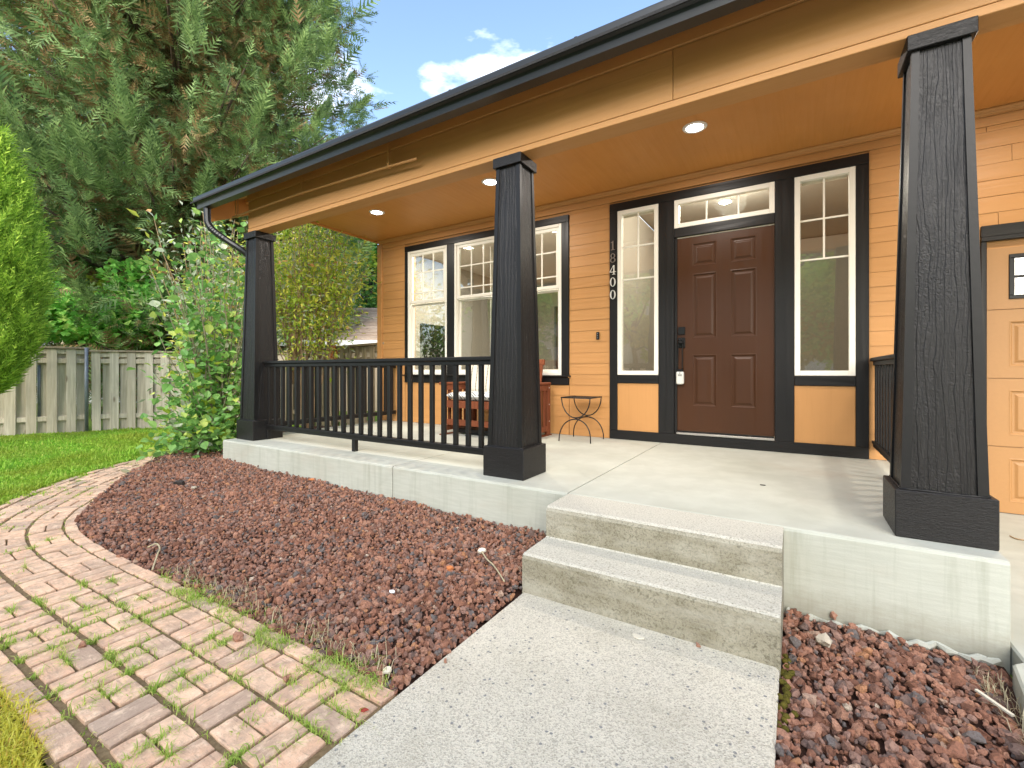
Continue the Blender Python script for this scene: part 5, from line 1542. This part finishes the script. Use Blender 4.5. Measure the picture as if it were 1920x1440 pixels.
# keep to the house side of the fence
ln_f = lambda p, a, b: (b[0] - a[0]) * (p[:, 1] - a[1]) - (b[1] - a[1]) * (p[:, 0] - a[0])
Q = Q[(ln_f(Q, (-12.75, -.2), (-11.64, 3.15)) < -.18) & (ln_f(Q, (-11.60, 3.19), (-9.72, 6.0)) < -.12)]
dist = np.hypot(Q[:, 0], Q[:, 1])
yellow = (Q[:, 0] > -4.2) & (Q[:, 1] < .5)
Pl = np.column_stack([Q, np.full(len(Q), -.034)])
Pg = Pl[~yellow]
patch = .75 + .35 * np.sin(Pg[:, 0] * 2.1 + Pg[:, 1]) * np.sin(Pg[:, 1] * 2.6 - Pg[:, 0] * .6)
fr_ = offset(BED, .735); k_ = rng.integers(8, len(fr_) - 20, 5200); nn_ = unit(offset(BED, .8) - offset(BED, .7))
clump = np.clip(np.sin(k_ * .9) + .6 * np.sin(k_ * .37), -.4, 1.6)
Fp = fr_[k_] - nn_[k_] * (np.abs(rng.normal(0, .05, (5200, 1))) * clump[:, None] - .02) + rng.normal(0, .02, (5200, 2))
Fp = np.column_stack([Fp, np.full(5200, -.02)]); Fp = Fp[Fp[:, 0] < -3.2]
Pg = np.concatenate([Pg, Fp]); patch = np.concatenate([patch, np.full(len(Fp), .6)])
V1, F1 = blades(Pg, .062 * np.clip(patch, .55, 1.2), .013, 'grass', '', 3, .8)
np_mesh('lawn_grass', V1, F1, [M['grass']], None, None, 'stuff')
Q2 = np.column_stack([rng.uniform(-3.4, -1.7, 34000), rng.uniform(-.1, .46, 34000)])
edge = .435 - .03 * np.sin(Q2[:, 0] * 9) - .02 * np.sin(Q2[:, 0] * 23)
Q2 = Q2[(Q2[:, 1] < edge)]
Pl = np.column_stack([Q2, np.full(len(Q2), -.03)])
V1, F1 = blades(Pl, .040, .0046, 'dry', '', 4, 1.1); np_mesh('dry_grass', V1, F1, [M['dry']], None, None, 'stuff')
# weeds in the joints of the walk
P = []
for (p, a) in tuft_spots:
    dd = math.hypot(p[0], p[1])
    prob = .52 if p[0] > -3.3 else .14
    if rng.random() < prob:
        n = int(rng.integers(26, 90) * (1 if p[0] > -3.3 else .45)); s = rng.uniform(.008, .026); st = rng.uniform(.01, .075)
        q = rng.normal(0, 1, (n, 2)) * [st, .0085]; c_, s_ = math.cos(a), math.sin(a)
        if rng.random() < .5: q = q[:, ::-1]
        P.append(np.column_stack([p[0] + q[:, 0] * c_ - q[:, 1] * s_, p[1] + q[:, 0] * s_ + q[:, 1] * c_, np.full(n, -.014)]))
for k in range(70):      # clumps along the edge of the lava rock
    x = rng.uniform(-3.1, -1.25); n = int(rng.integers(12, 60)); s = rng.uniform(.012, .035)
    P.append(np.column_stack([x + rng.normal(0, s, n), 1.13 + rng.normal(0, .04) + rng.normal(0, s, n), np.full(n, -.012)]))
P = np.concatenate(P)
V1, F1 = blades(P, .030, .0030, 'weed', '', 5, 1.5)
np_mesh('joint_weeds', V1, F1, [M['weed']], None, None, 'stuff')
mossP = [offset(BED, d)[i] + rng.normal(0, .004, 2) for d in (.072, .259, .447, .648) for i in range(4, 110) if rng.random() < .28 for _ in range(7)]
mossP = np.array(mossP); P3 = np.column_stack([mossP + rng.normal(0, .012, mossP.shape), np.full(len(mossP), -.014)])
V1, F1 = blades(P3, .016, .004, 'weed', '', 6, 1.2); np_mesh('joint_moss', V1, F1, [M['weed']], None, None, 'stuff')
# dry straw along the foot of the bed
n = 260; xs_ = rng.uniform(-3.0, -1.25, n); P4 = np.column_stack([xs_, 1.17 + np.abs(rng.normal(0, .05, n)), np.full(n, .004)])
V1, F1 = blades(P4, .06, .0026, 'straw', '', 7, 1.3); np_mesh('dry_straw', V1, F1, [M['straw']], None, None, 'stuff')
P5 = np.column_stack([rng.uniform(.60, .67, 150), rng.uniform(1.9, 2.5, 150), np.full(150, -.045)])
V1, F1 = blades(P5, .05, .0024, 'straw', '', 8, 1.4); np_mesh('edge_straw', V1, F1, [M['straw']], None, None, 'stuff')

# ------------------------------------------------------------------ litter, each piece a thing
def chip(name, label, cat, at, size, mat, ang=0, tilt=.2, flat=.12, seed=0):
    r = np.random.default_rng(seed); n = 9; ring = []
    for k in range(n):
        a = 2 * math.pi * k / n; q = r.uniform(.65, 1.05); ring.append((math.cos(a) * q * size[0], math.sin(a) * q * size[1]))
    T = Matrix.Translation(at) @ Matrix.Rotation(ang, 4, 'Z') @ Matrix.Rotation(tilt, 4, 'X')
    th_ = max(size) * flat; mb = MB()
    vs = [T @ Vector((x, y, 0)) for x, y in ring] + [T @ Vector((x * .92, y * .92, th_ + r.uniform(0, .3) * th_)) for x, y in ring] + [T @ Vector((0, 0, th_ * 1.3))]
    fs = [tuple(range(n))[::-1]] + [(k, (k + 1) % n, n + (k + 1) % n, n + k) for k in range(n)] + [(n + k, n + (k + 1) % n, 2 * n) for k in range(n)]
    mb.add(vs, fs); o = mb.build(name, mat, None); return tag(o, label, cat)
def stone(name, label, at, s, mat, seed):
    V, F = rocks(np.array([at], float), np.array([s]), 1, seed); o = np_mesh(name, V, F, [mat]); return tag(o, label, 'stone')
def stick(name, label, pts, r0, mat, extra=None):
    mb = MB(); mb.tube(smooth_path(pts, 6), r0, 6)
    if extra: extra(mb)
    o = mb.build(name, mat, None, True); return tag(o, label, 'stick')
chip('wood_flake', 'small dark flake lying on the pale porch floor in front of the door', 'flake', (-.183, 3.49, FL + .002), (.022, .006), M['dark_bark'], .1, .1, .15, 1)
stick('dry_twig', 'thin curved twig lying on the driveway below the garage door', [(1.22, 4.33, .050), (1.235, 4.29, .048), (1.27, 4.27, .050), (1.30, 4.275, .047)], .004, M['twig'])
o = MB().box(-.062, .062, -.006, .006, 0, .008, .001, 0, Matrix.Translation((.587, 2.222, -.004)) @ Matrix.Rotation(R(-59), 4, 'Z')).build('wood_stake', M['white_leaf']); tag(o, 'flat pale wooden stake lying on the lava rock beside the driveway', 'stake')
stone('pale_stone', 'flat tan stone on the lava rock at the foot of the porch slab', (.105, 2.36, -.010), .030, M['pale_stone'], 3)
V, F = rocks(np.array([(.155, 2.605, .0)]), np.array([.017]), 1, 4); o = np_mesh('loose_rock', V, F, [M['rock']]); tag(o, 'single red rock caught on the mortar lip under the slab', 'stone')
for (x, y, s, lab) in ((-2.023, 1.032, .022, 'dark rock lying on the bricks beside a white scrap near the bed edge'), (-2.52, .665, .017, 'small dark rock on the brick path near the dry grass'), (-.34, 2.02, .011, 'small red pebble on the walk below the lowest step'), (-1.17, 1.385, .010, 'tiny red pebble at the left edge of the concrete walk'), (-3.55, 1.10, .014, 'red rock sitting in the open joint of the brick edging'), (-1.60, .99, .015, 'dark red rock on the bricks among grass near the walk')):
    V, F = rocks(np.array([(x, y, s * .5)]), np.array([s]), 1, int(abs(x) * 100)); o = np_mesh('loose_rock', V, F, [M['rock']]); tag(o, lab, 'stone')
stick('dry_stalk', 'bent pale dry stem arching out of the lava rock near the brick edging', [(-3.49, 1.23, .03), (-3.42, 1.25, .06), (-3.33, 1.235, .055), (-3.24, 1.19, .05), (-3.115, 1.12, .015)], .005, M['straw'])
stick('dead_stalk', 'dead stalk with a crumpled pale leaf on the lava rock beside the steps', [(-1.55, 2.16, .095), (-1.48, 2.11, .085), (-1.409, 2.07, .082), (-1.33, 2.01, .078), (-1.263, 1.957, .072)], .004, M['straw'])
chip('crumpled_leaf', 'crumpled pale leaf at the end of the dead stalk near the steps', 'leaf', (-1.56, 2.17, .092), (.030, .022), M['white_leaf'], .5, .5, .35, 5)
chip('white_scrap', 'white scrap on the lava rock in the middle of the bed', 'scrap', (-1.70, 1.606, float(bed_h(-1.70, 1.606)) + .018), (.018, .012), M['paper_white'], .3, .4, .2, 6)
chip('dry_leaf', 'curled cream leaf on the lava rock near the walk corner', 'leaf', (-1.31, 1.209, float(bed_h(-1.31, 1.209)) + .018), (.022, .016), M['white_leaf'], 1.2, .4, .25, 7)
chip('dry_leaf', 'cream leaf lying flat on the concrete walk below the steps', 'leaf', (-.574, 1.951, .002), (.032, .016), M['white_leaf'], -.2, .06, .1, 8)
chip('red_leaf', 'small red leaf on the bricks beside the concrete walk', 'leaf', (-1.235, 1.04, .004), (.017, .008), M['red_leaf'], .5, .15, .2, 9)
chip('orange_rock', 'bright orange rock among the lava rock left of the steps', 'stone', (-1.62, 1.95, float(bed_h(-1.62, 1.95)) + .012), (.024, .018), M['orange_cord'], .5, .2, .5, 10)
chip('bark_lump', 'dark bark lump on the lava rock below the leafy shrub', 'bark', (-4.78, 1.93, float(bed_h(-4.78, 1.93)) + .012), (.06, .03), M['dark_bark'], .4, .3, .45, 11)
chip('pale_stone', 'pale stone beside the dark bark lump in the lava rock bed', 'stone', (-4.54, 1.94, float(bed_h(-4.54, 1.94)) + .018), (.028, .02), M['pale_stone'], .4, .1, .4, 12)
chip('yellow_leaf', 'yellow leaf lying against the foot of the porch slab', 'leaf', (-3.75, 2.56, float(bed_h(-3.75, 2.56)) + .016), (.03, .02), M['orange_cord'], .4, .3, .15, 13)
mb = MB()
for k in range(34):
    mb.lathe([(.0, .012), (.008, .010), (.013, .002), (.010, -.004)], (-.03 + rng.normal(0, .012), 1.75 + k * .012 + rng.normal(0, .02), -.030 + rng.uniform(0, .014)), 7)
o = mb.build('moss', M['moss'], None, True, kind='stuff')

for o in COL.objects:
    if o.parent is None and o.get('category'):
        n_ = o.name.split('.')[0]
        g_ = {'wooden_fence': 'board fences round the side yard', 'loose_rock': 'loose red rocks outside the beds', 'back_pillow': 'back pillows on the glider', 'leafy_tree': 'leafy trees beyond the fences',
              'street_tree': 'street trees across from the porch', 'street_house': 'houses across the street', 'dry_leaf': 'dry leaves by the walk', 'pale_stone': 'pale stones in the rock beds'}.get(n_)
        if g_: o['group'] = g_
for o in ATS:
    for k in ('_at', '_local'):
        if k in o: del o[k]
